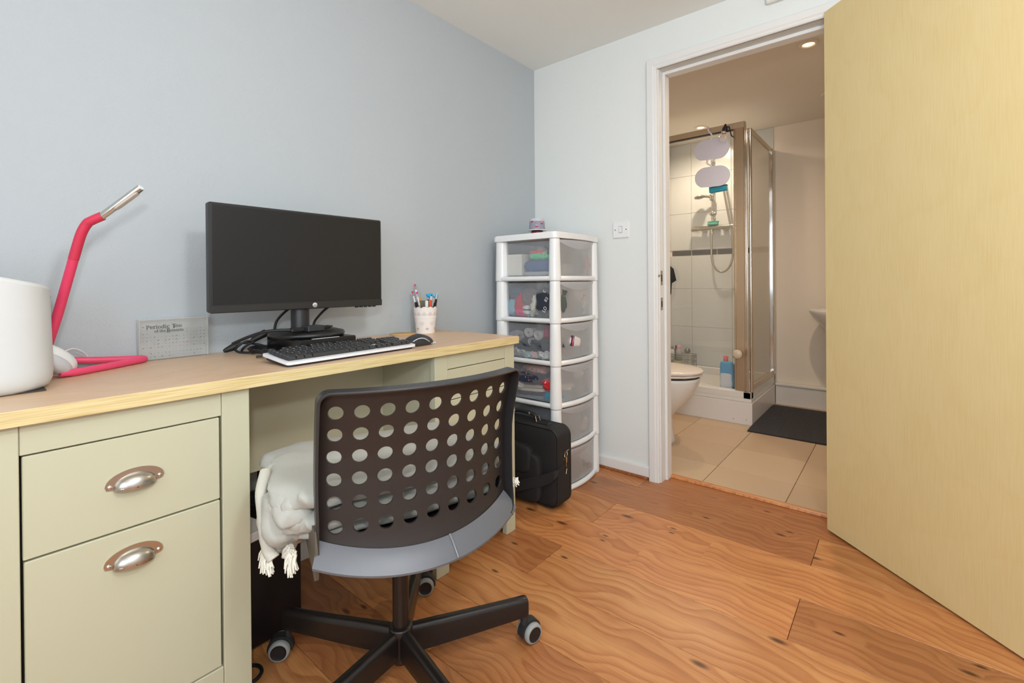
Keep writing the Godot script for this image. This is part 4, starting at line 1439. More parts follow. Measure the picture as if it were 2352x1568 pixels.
func blanket(ch: Node3D) -> void:
	var b = thing("blanket", "folded grey fleece blanket with white tassels on the chair seat", "blanket", ch.position + Vector3(0, 0.45, 0), -0.296)
	var fl := bump(mat(c8(176, 174, 166), 0.95), 0.35, 1.6, 0.10, 12)
	fl.rim_enabled = true
	fl.rim = 0.4
	var nz := FastNoiseLite.new()
	nz.seed = 4
	nz.frequency = 1.0
	nz.fractal_octaves = 3
	var mb := MB.new()
	var wr := func(p: Vector3, d: Vector3) -> Vector3:
		var q := p
		var side := clampf((-d.x - 0.55) / 0.45, 0.0, 1.0)
		var w := nz.get_noise_3d(p.x * 9.0, p.y * 16.0, p.z * 9.0)
		var w2 := nz.get_noise_3d(p.x * 22.0 + 9.0, p.y * 30.0, p.z * 22.0)
		q.y += 0.007 * w + 0.0025 * w2
		q.x += side * (0.02 * w + 0.014 * sin(p.z * 55.0 + p.y * 60.0))
		q.z += 0.012 * nz.get_noise_3d(p.x * 7.0 + 50.0, p.y * 9.0, p.z * 7.0)
		return q
	# folded stack: three thick layers
	mb.lump(Vector3(-0.02, 0.086, -0.04), Vector3(0.52, 0.056, 0.36), 0.55, 0.32, 90, 22, Basis(Vector3.BACK, -0.03), wr)
	mb.lump(Vector3(-0.022, 0.048, -0.035), Vector3(0.50, 0.055, 0.35), 0.6, 0.32, 80, 16, Basis(Vector3.BACK, 0.02), wr)
	mb.lump(Vector3(-0.01, 0.016, -0.04), Vector3(0.48, 0.035, 0.34), 0.6, 0.32, 60, 12, Basis.IDENTITY, wr)
	# loose folds that hang over the left side of the seat
	for g in [[-0.262, 0.035, 0.035, 0.075, 0.13, 0.10, 0.15], [-0.268, 0.012, -0.035, 0.07, 0.12, 0.09, -0.1], [-0.255, 0.078, 0.055, 0.06, 0.05, 0.13, 0.3], [-0.262, 0.06, -0.09, 0.065, 0.09, 0.10, -0.2], [-0.272, -0.008, 0.0, 0.05, 0.07, 0.10, 0.1], [-0.24, 0.055, 0.075, 0.05, 0.09, 0.07, 0.4]]:
		mb.lump(Vector3(g[0], g[1], g[2]), Vector3(g[3], g[4], g[5]), 0.85, 0.85, 30, 20, Basis(Vector3.BACK, g[6]) * Basis(Vector3.RIGHT, g[6] * 0.8), func(p, d): return p * (1.0 + 0.13 * sin(p.y * 70.0 + p.z * 55.0) + 0.25 * nz.get_noise_3d(p.x * 20.0, p.y * 20.0, p.z * 20.0)))
	# a fold at the right side, behind the back's edge
	mb.lump(Vector3(0.245, 0.05, 0.06), Vector3(0.05, 0.11, 0.1), 0.8, 0.8, 24, 14, Basis.IDENTITY, func(p, d): return p * (1.0 + 0.12 * sin(p.y * 80.0)))
	obj("folds", mb, fl, b)
	# edge hem running down between the folds
	mb = MB.new()
	var hem := curve(pv([-0.285, 0.105, -0.06, -0.297, 0.08, -0.02, -0.297, 0.05, 0.005, -0.296, 0.02, 0.03, -0.292, -0.012, 0.048, -0.284, -0.03, 0.06]))
	mb.tube(hem, 0.012, 10)
	obj("hem", mb, bump(mat(c8(196, 192, 180), 0.95), 0.35, 1.4, 0.10, 12), b)
	# tassels
	mb = MB.new()
	for g in [[-0.288, -0.028, 0.028, 150, 0.045, 0.055, 0.5], [-0.252, -0.012, 0.088, 130, 0.045, 0.05, -0.3], [0.262, 0.02, 0.115, 40, 0.02, 0.02, 0.0]]:
		for k in g[3]:
			var t := rng.randf()
			var st := Vector3(g[0] + rng.randf_range(-0.008, 0.004), g[1] + rng.randf_range(-0.004, 0.006), g[2] + (t - 0.5) * g[5])
			var dn := Vector3(rng.randf_range(-0.5, 0.15), -1.0, (t - 0.5) * 1.2 + g[6] * 0.4).normalized()
			var L: float = g[4] * rng.randf_range(0.4, 0.75)
			mb.tube(PackedVector3Array([st, st + dn * L * 0.5 + Vector3(-0.003, 0, 0), st + dn * L]), [0.0022, 0.0021, 0.0015], 5)
	obj("tassels", mb, mat(c8(226, 220, 206), 0.9), b).set_meta("kind", "stuff")

# ---------------------------------------------------------------- things under the desk
func under_desk() -> void:
	var t = thing("computer_tower", "black computer tower standing on the floor under the desk", "computer", Vector3(-1.645, 0, 0.15))
	var mb := MB.new()
	mb.bx(-0.095, 0.095, 0.006, 0.306, -0.13, 0.165, 0.003)
	obj("case", mb, mat(c8(22, 20, 24), 0.4), t)
	mb = MB.new()
	mb.bx(-0.095, 0.095, 0.296, 0.3075, 0.158, 0.1665, 0.001)
	obj("front_edge", mb, mat(c8(40, 38, 42), 0.15), t)
	mb = MB.new()
	for i in 14:
		mb.bx(-0.075, 0.075, 0.3062, 0.3074, -0.115 + i * 0.016, -0.107 + i * 0.016)
	obj("top_vents", mb, mat(c8(10, 10, 11), 0.7), t)
	mb = MB.new()
	for x in [-0.075, 0.075]:
		for z in [-0.11, 0.145]:
			mb.bx(x - 0.012, x + 0.012, 0.0, 0.007, z - 0.012, z + 0.012)
	obj("feet", mb, M.black, t)
	var r = thing("router", "slim white box lying on top of the black computer tower", "router", Vector3(-1.70, 0.3085, 0.298), 0.18)
	mb = MB.new()
	mb.bx(-0.055, 0.045, 0.0, 0.024, -0.062, 0.058, 0.002)
	obj("case", mb, mat(c8(232, 233, 238), 0.4), r)
	mb = MB.new()
	for i in 9:
		mb.bx(-0.045 + i * 0.009, -0.0415 + i * 0.009, 0.0238, 0.0244, 0.0505, 0.0525)
	obj("vent_slots", mb, mat(c8(178, 178, 184), 0.5), r)
	var blk := mat(c8(24, 24, 26), 0.5)
	var leads := [
		["thick black lead dropping straight down behind desk panel at far left", [-1.545, 0.45, 0.03, -1.546, 0.39, 0.03, -1.55, 0.30, 0.03, -1.56, 0.18, 0.06, -1.57, 0.05, 0.04], 0.005],
		["black lead slanting right behind the desk panel", [-1.525, 0.45, 0.03, -1.505, 0.385, 0.028, -1.475, 0.34, 0.03, -1.44, 0.27, 0.04, -1.42, 0.10, 0.04], 0.0042],
		["thin black lead sagging below the desk panel", [-1.54, 0.43, 0.025, -1.505, 0.378, 0.022, -1.45, 0.352, 0.022, -1.40, 0.365, 0.022, -1.355, 0.40, 0.025, -1.33, 0.45, 0.03], 0.0026],
		["black lead slanting left toward the chair back", [-1.37, 0.46, 0.03, -1.395, 0.38, 0.028, -1.43, 0.32, 0.03, -1.45, 0.2, 0.035, -1.46, 0.06, 0.03], 0.005],
		["thick black lead seen through left hole of chair back", [-1.315, 0.47, 0.03, -1.29, 0.40, 0.028, -1.275, 0.33, 0.03, -1.27, 0.22, 0.04, -1.27, 0.05, 0.05], 0.006]]
	for l in leads:
		mb = MB.new()
		mb.tube(curve(pv(l[1])), l[2], 8)
		tag(obj("under_desk_cable", mb, blk), l[0], "cable", "")
	mb = MB.new()
	mb.tube(curve(pv([-1.80, 0.004, 0.36, -1.74, 0.004, 0.352, -1.708, 0.005, 0.363, -1.694, 0.006, 0.385, -1.70, 0.005, 0.41, -1.73, 0.004, 0.42, -1.80, 0.004, 0.41]), 8), 0.0042, 10)
	tag(obj("floor_cable", mb, blk), "loop of black cable on floor poking out beside left drawers", "cable")

# ---------------------------------------------------------------- plastic drawer tower
const TW := Vector3(-0.2425, 0, 0.2525)
const HX := 0.1975
const HZ := 0.1925
const PITCH := 0.195

func tower_front(x: float, bow: float) -> float:
	var t := x / (HX - 0.03)
	return HZ - 0.008 + bow * (1.0 - t * t)

func drawer_tower() -> void:
	var t = thing("drawer_tower", "white plastic drawer tower with six clear drawers in the room corner", "drawer unit", TW)
	var wp := mat(c8(240, 240, 240), 0.24)
	var side_m := clear_mat(Color(0.80, 0.81, 0.83), 0.13, 0.08)
	var front_m := clear_mat(Color(0.80, 0.80, 0.80), 0.36, 0.22)
	var lip_m := clear_mat(Color(0.84, 0.85, 0.87), 0.62, 0.3)
	# one tier of the frame, shared by all six
	var mb := MB.new()
	for sx in [-1, 1]:
		for sz in [-1, 1]:
			var r0 := 0.034 if sz < 0 else 0.0275
			mb.lathe(Vector3(sx * (HX - r0 - 0.001), 0, sz * (HZ - r0 - 0.001)), p2([0.01, 0.0, r0, 0.0, r0 + 0.0008, 0.004, r0 + 0.0005, 0.02, r0 - 0.003, 0.17, r0 - 0.003, 0.191, r0 - 0.004, 0.1945, 0.01, 0.1945]), 24)
		# side rail, rounded, bulging a little
		mb.tube(pv([sx * (HX - 0.015), 0.0115, -HZ + 0.03, sx * (HX - 0.011), 0.0115, 0, sx * (HX - 0.015), 0.0115, HZ - 0.03]), 0.0118, 12)
	mb.tube(pv([-HX + 0.03, 0.0115, -HZ + 0.013, HX - 0.03, 0.0115, -HZ + 0.013]), 0.0118, 12)
	var fr := PackedVector3Array()
	for i in 15:
		var x := lerpf(-HX + 0.034, HX - 0.034, i / 14.0)
		fr.append(Vector3(x, 0.0115, tower_front(x, 0.028) - 0.012))
	mb.tube(fr, 0.0122, 12)
	mb.bx(-HX + 0.015, HX - 0.015, 0.002, 0.006, -HZ + 0.015, HZ - 0.02)
	var tier := mb.done()
	# the drawer: clear tub, bowed front and scooped lip
	mb = MB.new()
	var y0 := 0.024
	var y1 := 0.186
	for sx in [-1, 1]:
		mb.box(Vector3(sx * (HX - 0.031), (y0 + y1) / 2, -0.005), Vector3(0.0016, y1 - y0, 2 * HZ - 0.06))
	mb.box(Vector3(0, (y0 + y1) / 2, -HZ + 0.034), Vector3(2 * HX - 0.062, y1 - y0, 0.0016))
	mb.box(Vector3(0, y0, -0.005), Vector3(2 * HX - 0.062, 0.002, 2 * HZ - 0.06))
	var tub := mb.done()
	mb = MB.new()
	var ff := func(a: float, b: float, o: float) -> Vector3:
		var x := lerpf(-HX + 0.037, HX - 0.037, a)
		return Vector3(x, lerpf(y0, y1 + 0.003, b), tower_front(x, 0.02) - 0.012 - o)
	mb.grid(20, 1, func(a, b): return ff.call(a, b, 0.0), 1, true)
	mb.grid(20, 1, func(a, b): return ff.call(a, b, 0.0018), 2, false)
	var pane := mb.done()
	mb = MB.new()
	var fl := func(a: float, b: float) -> Vector3:
		var x := lerpf(-HX + 0.037, HX - 0.037, a)
		var k := 1.0 - pow(absf(2 * a - 1), 2.2)
		var h := 0.004 + 0.036 * k
		return Vector3(x, y1 + 0.004 - h * b, tower_front(x, 0.02) - 0.0105 + 0.014 * k * sin(PI * 0.5 * (1.0 - b)) * (1.0 - b * 0.2))
	mb.grid(24, 8, fl, 1, false)
	var lip := mb.done()
	for k in 6:
		var fo := obj("frame_tier", tier, wp, t)
		fo.position.y = k * PITCH
		var dr := obj("drawer", tub, side_m, t)
		dr.position.y = k * PITCH
		obj("front_panel", pane, front_m, dr)
		obj("handle_lip", lip, lip_m, dr)
	# cap
	mb = MB.new()
	var po := PackedVector2Array()
	var rr := round_rect(2 * HX + 0.004, 2 * HZ + 0.004, 0.03, 6)
	for p in rr:
		po.append(Vector2(p.x, p.y))
	mb.prism(po, Vector3(0, 6 * PITCH, 0), Vector3.RIGHT, Vector3.BACK, Vector3(0, 0.025, 0), true)
	mb.prism(round_rect(2 * HX - 0.004, 2 * HZ - 0.004, 0.03, 6), Vector3(0, 6 * PITCH + 0.025, 0), Vector3.RIGHT, Vector3.BACK, Vector3(0, 0.004, 0), true)
	var fp := PackedVector2Array([Vector2(-HX + 0.03, HZ - 0.02)])
	for i in 15:
		var x := lerpf(-HX + 0.03, HX - 0.03, i / 14.0)
		fp.append(Vector2(x, tower_front(x, 0.016) + 0.004))
	fp.append(Vector2(HX - 0.03, HZ - 0.02))
	mb.prism(fp, Vector3(0, 6 * PITCH + 0.001, 0), Vector3.RIGHT, Vector3.BACK, Vector3(0, 0.026, 0), true)
	obj("top_panel", mb, wp, t)
	tower_contents()
	# on top: a jar-like stack, upside-down printed pot on a dark red band
	var j = thing("printed_pot", "upside-down grey pot with red berry print on top of drawer tower", "pot", TW + Vector3(0.0, 1.236, -0.06))
	var im := Image.create(256, 96, false, Image.FORMAT_RGB8)
	im.fill(c8(148, 150, 164))
	im.fill_rect(Rect2i(0, 0, 256, 22), c8(205, 205, 212))
	for k in 9:
		var cx := int(14 + k * 28.5)
		var cy: int = [20, 56, 74, 40, 66, 24, 60, 78, 34][k]
		for yy in range(-9, 10):
			for xx in range(-9, 10):
				var d := Vector2(xx, yy * 0.85).length()
				if d < 8.5 and cx + xx >= 0 and cx + xx < 256 and cy + yy >= 0 and cy + yy < 96:
					im.set_pixel(cx + xx, cy + yy, c8(232, 190, 200) if yy < -3 else c8(196, 46, 66))
	im.fill_rect(Rect2i(196, 12, 17, 24), c8(52, 58, 110))
	im.fill_rect(Rect2i(201, 17, 8, 12), c8(120, 128, 176))
	im.fill_rect(Rect2i(200, 42, 18, 24), c8(196, 160, 130))
	var pm := mat(Color.WHITE, 0.35)
	pm.albedo_texture = ImageTexture.create_from_image(im)
	mb = MB.new()
	mb.lathe(Vector3.ZERO, p2([0.0445, 0.0, 0.0425, 0.006, 0.0375, 0.054, 0.0355, 0.058]), 36, Basis(Vector3.UP, 0.6), 1, 1.0, 1.0, true)
	obj("printed_wall", mb, pm, j)
	mb = MB.new()
	mb.lathe(Vector3.ZERO, p2([0.0355, 0.0575, 0.033, 0.0585, 0.032, 0.057, 0.0001, 0.056]), 32)
	obj("base", mb, mat(c8(214, 214, 220), 0.4), j)
	mb = MB.new()
	mb.lathe(Vector3.ZERO, p2([0.0001, 0.001, 0.04, -0.001, 0.0498, -0.0025, 0.0505, -0.0012, 0.0495, 0.0008, 0.0425, 0.002]), 40)
	obj("rim", mb, mat(c8(240, 240, 240), 0.35), j)
	var cn = thing("candle_jar", "short dark red jar with tan lid base under printed pot on tower", "jar", TW + Vector3(0.0, 1.199, -0.06))
	mb = MB.new()
	mb.lathe(Vector3.ZERO, p2([0.0001, 0.008, 0.030, 0.008, 0.031, 0.011, 0.031, 0.030, 0.029, 0.034, 0.0001, 0.034]), 32)
	obj("body", mb, mat(c8(98, 22, 24), 0.25), cn)
	mb = MB.new(true)
	mb.lathe(Vector3(-0.008, 0, 0.004), p2([0.0001, 0.0, 0.042, 0.0, 0.0425, 0.002, 0.0415, 0.008, 0.0001, 0.008]), 36)
	obj("lid", mb, wood_mat(M.edge_tex, 0.1, 0.8, 0.5), cn)

# soft folded garment: a wrinkled lump with layered edges
func cloth_mesh(s: Vector3, e: float, wrinkle: float, layers: float, sd: float) -> ArrayMesh:
	var mb := MB.new()
	var nz := noise
	mb.lump(Vector3.ZERO, s, e, e * 0.9, 36, 20, Basis.IDENTITY, func(p: Vector3, d: Vector3) -> Vector3:
		var k := 1.0 + wrinkle * (nz.get_noise_3d(p.x * 24 + sd, p.y * 30, p.z * 24) * 0.55 + nz.get_noise_3d(p.x * 60, p.y * 60 + sd, p.z * 60) * 0.22)
		var side := 1.0 - absf(d.y)
		k += layers * 0.05 * side * sin(p.y * 260.0 + sd)
		return p * k)
	return mb.done()

func cloth_mat(c: Color) -> StandardMaterial3D:
	var m := mat(c, 0.92)
	m.rim_enabled = true
	m.rim = 0.25
	return m

func garment(called: String, label: String, tier: int, c: Vector3, s: Vector3, col, e := 0.6, wrinkle := 0.5, layers := 0.6, rot := Vector3.ZERO, cat := "clothes") -> Node3D:
	var at := TW + Vector3(c.x, tier * PITCH + 0.027 + c.y, c.z)
	var o = thing(called, label, cat, at, 0.0, "clothes in the clear drawers")
	var m: Material = cloth_mat(col) if col is Color else col
	var b := obj("cloth", cloth_mesh(s, e, wrinkle, layers, float(tier * 7 + c.x * 91.0 + c.z * 57.0)), m, o)
	b.rotation = rot
	return o

func spotted(base: Color, dots: Array, n: int, r: int, sd: int) -> StandardMaterial3D:
	var im := Image.create(128, 128, false, Image.FORMAT_RGB8)
	im.fill(base)
	var g := RandomNumberGenerator.new()
	g.seed = sd
	for i in n:
		var c: Color = dots[i % dots.size()]
		var p := Vector2i(g.randi_range(0, 127), g.randi_range(0, 127))
		for yy in range(-r, r + 1):
			for xx in range(-r, r + 1):
				if Vector2(xx, yy).length() < r * g.randf_range(0.6, 1.1):
					im.set_pixel(posmod(p.x + xx, 128), posmod(p.y + yy, 128), c)
	var m := cloth_mat(Color.WHITE)
	m.albedo_texture = ImageTexture.create_from_image(im)
	m.uv1_triplanar = true
	m.uv1_scale = Vector3.ONE / 0.12
	return m

func striped(cols: Array, period: float, dir: Vector2) -> StandardMaterial3D:
	var im := Image.create(128, 128, false, Image.FORMAT_RGB8)
	for y in 128:
		for x in 128:
			var t := fposmod((x * dir.x + y * dir.y) / 128.0 * 4.0, 1.0)
			im.set_pixel(x, y, cols[int(t * cols.size()) % cols.size()])
	var m := cloth_mat(Color.WHITE)
	m.albedo_texture = ImageTexture.create_from_image(im)
	m.uv1_triplanar = true
	m.uv1_scale = Vector3.ONE / period
	return m

func sock_roll(label: String, tier: int, c: Vector3, r: float, turns: int, col: Color, turn: float) -> void:
	var o = thing("sock_roll", label, "socks", TW + Vector3(c.x, tier * PITCH + 0.027 + c.y, c.z), turn, "clothes in the clear drawers")
	var mb := MB.new()
	var f := func(u: float, v: float) -> Vector3:
		var a := u * TAU * turns
		var rr := r * (0.22 + 0.78 * u) * (1.0 + 0.04 * sin(a * 3.0))
		var w := (v - 0.5) * 2.0
		return Vector3(w * r * 0.9 * (1.0 - 0.1 * u) , sin(a) * rr * 0.85, cos(a) * rr)
	mb.grid(turns * 22, 2, f, 1, false)
	mb.grid(turns * 22, 2, func(u, v): return f.call(u, v) * 0.94, 2, true)
	obj("cloth", mb, cloth_mat(col), o)
	mb = MB.new()
	var pts := PackedVector3Array()
	for i in turns * 22 + 1:
		pts.append(f.call(float(i) / (turns * 22), 0.0))
	mb.tube(pts, r * 0.075, 6)
	obj("rolled_edge", mb, cloth_mat(col.lightened(0.35)), o)

func tower_contents() -> void:

	# ---- top drawer
	var wb = thing("white_box", "plain white card box at the back of the top drawer", "box", TW + Vector3(-0.118, 5 * PITCH + 0.027, -0.088))
	var mb := MB.new()
	mb.bx(-0.04, 0.05, 0.0, 0.103, -0.05, 0.05, 0.0015)
	obj("card", mb, mat(c8(236, 232, 222), 0.6), wb)
	mb = MB.new()
	mb.bx(-0.0405, 0.0505, 0.092, 0.1045, -0.0505, 0.0505, 0.0012)
	obj("lid", mb, mat(c8(240, 237, 228), 0.6), wb)
	var gr = garment("rolled_towel", "mint green rolled towel with dotted edge in the top drawer", 5, Vector3(-0.105, 0.093, 0.065), Vector3(0.11, 0.05, 0.155), spotted(G(96, 206, 150), [G(230, 240, 236), G(200, 60, 70)], 16, 4, 3), 0.75, 0.15, 0.3)
	mb = MB.new()
	mb.lump(Vector3(-0.004, 0.017, -0.02), Vector3(0.10, 0.022, 0.095), 0.7, 0.4, 24, 10)
	obj("red_fold", mb, cloth_mat(G(226, 76, 92)), gr)
	garment("folded_jeans", "mid blue folded cloth under the mint towel in the top drawer", 5, Vector3(-0.10, 0.045, 0.06), Vector3(0.125, 0.06, 0.19), G(74, 104, 150), 0.55, 0.22, 0.5)
	garment("folded_sheet", "pale grey cloth lying flat at the bottom of the top drawer", 5, Vector3(-0.095, 0.008, 0.055), Vector3(0.13, 0.026, 0.20), G(176, 176, 180), 0.5, 0.25, 0.4)
	garment("rolled_top", "light grey rolled top behind the front of the top drawer", 5, Vector3(-0.078, 0.026, 0.148), Vector3(0.14, 0.06, 0.07), G(182, 180, 180), 0.8, 0.35, 0.6)
	garment("denim_top", "blue denim piece at left front of the top drawer", 5, Vector3(-0.13, 0.072, 0.152), Vector3(0.07, 0.055, 0.05), G(66, 92, 140), 0.8, 0.5, 0.6)
	garment("navy_top", "navy garment above the denim piece in the top drawer", 5, Vector3(-0.118, 0.112, 0.135), Vector3(0.09, 0.06, 0.07), G(58, 60, 84), 0.8, 0.5, 0.6)
	garment("purple_top", "dusty purple garment high in the top drawer front", 5, Vector3(-0.03, 0.128, 0.13), Vector3(0.11, 0.05, 0.08), G(108, 92, 124), 0.75, 0.4, 0.6)
	garment("charcoal_jumper", "charcoal grey jumper in the middle of the top drawer front", 5, Vector3(0.025, 0.058, 0.142), Vector3(0.13, 0.115, 0.08), G(84, 82, 84), 0.75, 0.4, 0.7)
	garment("pink_top", "bright pink garment at right front of the top drawer", 5, Vector3(0.112, 0.05, 0.128), Vector3(0.085, 0.10, 0.09), G(222, 100, 120), 0.75, 0.45, 0.5)
	garment("beige_lining", "beige cloth filling the right rear of the top drawer", 5, Vector3(0.075, 0.07, 0.03), Vector3(0.16, 0.12, 0.12), G(206, 184, 164), 0.5, 0.2, 0.3)
	mb = MB.new()
	mb.tube(curve(pv([0, 0, 0, -0.004, 0.016, -0.02, 0.004, 0.018, -0.045, 0.0, 0.004, -0.02, 0, 0, 0])), 0.0022, 8)
	var hk = tag(obj("hair_clip", mb, mat(c8(60, 62, 60), 0.4)), "dark wire clip lying on the mint towel in the top drawer", "clip")
	hk.position = TW + Vector3(-0.12, 5 * PITCH + 0.143, 0.118)
	# ---- second drawer
	garment("light_blue_top", "light blue garment at rear left of the second drawer", 4, Vector3(-0.118, 0.045, -0.108), Vector3(0.09, 0.085, 0.06), G(140, 190, 210), 0.8, 0.5)
	garment("red_top", "red and pink crumpled garment in the second drawer side", 4, Vector3(-0.122, 0.062, -0.065), Vector3(0.08, 0.105, 0.06), G(206, 48, 70), 0.8, 0.6)
	garment("magenta_top", "hot pink garment low in the second drawer", 4, Vector3(-0.128, 0.016, -0.055), Vector3(0.07, 0.04, 0.07), G(226, 50, 118), 0.8, 0.6)
	garment("slate_top", "slate blue cloth at top rear of the second drawer", 4, Vector3(-0.105, 0.105, -0.09), Vector3(0.10, 0.07, 0.10), G(84, 98, 118), 0.7, 0.4)
	garment("mauve_knit", "grey mauve knit between red and cream cloths in second drawer", 4, Vector3(-0.115, 0.085, -0.012), Vector3(0.09, 0.09, 0.075), G(116, 104, 106), 0.8, 0.6)
	garment("white_sock", "white and black striped cloth at bottom of second drawer", 4, Vector3(-0.132, 0.026, -0.018), Vector3(0.06, 0.055, 0.045), striped([G(232, 232, 232), G(232, 232, 232), G(40, 40, 46)], 0.1, Vector2(0, 1)), 0.8, 0.5)
	garment("cream_frill", "cream ruffled garment beside the black shirt in second drawer", 4, Vector3(-0.122, 0.062, 0.03), Vector3(0.075, 0.12, 0.045), G(226, 220, 200), 0.9, 0.9, 0.9, Vector3(0.35, 0, 0))
	var bs = garment("black_shirt", "black shirt with white lettering in the second drawer", 4, Vector3(-0.115, 0.07, 0.095), Vector3(0.11, 0.13, 0.115), G(44, 50, 60), 0.55, 0.12, 0.3)
	for q in [["LO", 0.024, -0.034, 0.012], ["B3", 0.020, 0.012, 0.022], ["C", 0.02, 0.05, 0.012]]:
		var tm := MeshInstance3D.new()
		tm.mesh = text_mesh(q[0], "Droid Sans", q[1], 0.001)
		tm.material_override = cloth_mat(G(226, 228, 230))
		tm.name = "lettering"
		tm.transform = Transform3D(Basis(Vector3.UP, -PI / 2) * Basis(Vector3.BACK, 1.0), Vector3(-0.0575, q[2], q[3]))
		bs.add_child(tm, true)
	garment("olive_trousers", "dark grey-green garment at left front of second drawer", 4, Vector3(-0.085, 0.072, 0.148), Vector3(0.13, 0.14, 0.075), G(84, 92, 88), 0.5, 0.2, 0.4)
	garment("grey_trousers", "grey folded garment slanting low in second drawer front", 4, Vector3(0.0, 0.035, 0.14), Vector3(0.13, 0.085, 0.085), G(104, 106, 100), 0.6, 0.3, 0.4, Vector3(0, 0, -0.35))
	garment("peach_top", "pale peach cloth filling the right of second drawer", 4, Vector3(0.07, 0.085, 0.10), Vector3(0.17, 0.12, 0.13), G(228, 196, 178), 0.5, 0.2, 0.3)
	garment("white_label_strap", "white tag with grey cord against second drawer front", 4, Vector3(0.085, 0.035, 0.163), Vector3(0.035, 0.07, 0.012), G(226, 226, 224), 0.6, 0.3, 0.2, Vector3(0, 0, -0.5), "tag")
	mb = MB.new()
	mb.tube(curve(pv([0.06, 0.07, 0.166, 0.08, 0.095, 0.166, 0.10, 0.09, 0.163, 0.108, 0.07, 0.16, 0.095, 0.045, 0.168, 0.07, 0.02, 0.17])), 0.0032, 8)
	tag(obj("grey_cord", mb, cloth_mat(G(130, 128, 126))), "looped grey drawstring cord in second drawer front", "cord").position = TW + Vector3(0, 4 * PITCH + 0.027, 0)
	# ---- third drawer
	sock_roll("grey rolled socks at upper rear of the third drawer", 3, Vector3(-0.138, 0.10, -0.055), 0.028, 3, G(150, 148, 152), 0.1)
	sock_roll("pale rolled socks with visible coil in the middle of third drawer", 3, Vector3(-0.140, 0.118, 0.005), 0.027, 4, G(178, 174, 172), 0.0)
	sock_roll("white rolled socks nearest the corner post in third drawer", 3, Vector3(-0.138, 0.108, 0.062), 0.028, 3, G(196, 194, 194), -0.1)
	sock_roll("grey rolled socks lower in the third drawer", 3, Vector3(-0.142, 0.075, 0.022), 0.024, 3, G(140, 142, 148), 0.2)
	garment("mauve_socks", "lilac grey crumpled socks at rear of third drawer", 3, Vector3(-0.125, 0.085, -0.1), Vector3(0.08, 0.07, 0.07), G(150, 146, 158), 0.8, 0.7)
	garment("crimson_top", "crimson garment by the corner post in third drawer", 3, Vector3(-0.118, 0.118, 0.112), Vector3(0.08, 0.075, 0.06), G(148, 34, 76), 0.8, 0.5)
	garment("navy_leggings", "dark navy cloth across the middle of third drawer", 3, Vector3(-0.112, 0.055, 0.03), Vector3(0.11, 0.07, 0.23), G(38, 48, 66), 0.55, 0.35)
	garment("lace_whites", "white lace underwear low at rear of third drawer", 3, Vector3(-0.132, 0.014, -0.06), Vector3(0.065, 0.045, 0.10), spotted(G(196, 196, 204), [G(232, 232, 236), G(150, 152, 164), G(120, 124, 138)], 60, 5, 8), 0.8, 0.9)
	garment("mint_whites", "pale mint underwear low in the third drawer", 3, Vector3(-0.136, 0.012, -0.005), Vector3(0.06, 0.042, 0.06), G(176, 204, 208), 0.8, 0.9)
	garment("pink_whites", "small pale pink cloth low in the third drawer", 3, Vector3(-0.138, 0.010, 0.032), Vector3(0.055, 0.035, 0.045), G(220, 190, 190), 0.8, 0.9)
	garment("grey_whites", "pale grey patterned underwear near post in third drawer", 3, Vector3(-0.132, 0.016, 0.088), Vector3(0.065, 0.05, 0.085), spotted(G(200, 200, 200), [G(110, 112, 114), G(236, 236, 236)], 50, 4, 12), 0.8, 0.8)
	garment("navy_jumper", "dark navy garment at left front of third drawer", 3, Vector3(-0.10, 0.06, 0.145), Vector3(0.11, 0.13, 0.07), G(62, 64, 78), 0.6, 0.3)
	garment("charcoal_trousers", "charcoal cloth filling third drawer front", 3, Vector3(0.04, 0.065, 0.125), Vector3(0.20, 0.14, 0.09), G(98, 98, 100), 0.5, 0.22)
	garment("dotted_scarf", "dark scarf with white dots at right of third drawer", 3, Vector3(0.108, 0.075, 0.145), Vector3(0.08, 0.075, 0.05), spotted(G(112, 110, 108), [G(220, 218, 214)], 70, 3, 20), 0.8, 0.5)
	var sk = garment("sport_sock", "white sock with red and navy band in third drawer front", 3, Vector3(-0.035, 0.075, 0.178), Vector3(0.105, 0.055, 0.035), G(232, 222, 220), 0.75, 0.15, 0.1, Vector3(0, 0, -0.2))
	for q in [[-0.040, G(40, 44, 74)], [-0.033, G(214, 84, 96)], [-0.026, G(40, 44, 74)]]:
		mb = MB.new()
		mb.box(Vector3(q[0], -q[0] * 0.2 - 0.001, 0.0), Vector3(0.005, 0.05, 0.036), 0.004, Basis(Vector3.BACK, -0.2))
		obj("band", mb, cloth_mat(q[1]), sk)
	# ---- fourth drawer
	garment("floral_top", "dusty pink floral cloth at top of the fourth drawer", 2, Vector3(-0.115, 0.132, 0.02), Vector3(0.09, 0.04, 0.16), spotted(G(196, 150, 146), [G(120, 70, 76), G(220, 180, 172)], 30, 5, 31), 0.8, 0.5)
	garment("floral_dress", "navy cloth with small red flowers in fourth drawer", 2, Vector3(-0.118, 0.095, -0.02), Vector3(0.10, 0.075, 0.22), spotted(G(40, 48, 70), [G(186, 60, 66), G(208, 170, 160), G(60, 70, 96)], 22, 4, 33), 0.6, 0.35)
	garment("white_shirt", "crumpled white shirt at rear of fourth drawer", 2, Vector3(-0.128, 0.062, -0.075), Vector3(0.07, 0.065, 0.10), G(214, 208, 200), 0.8, 0.8)
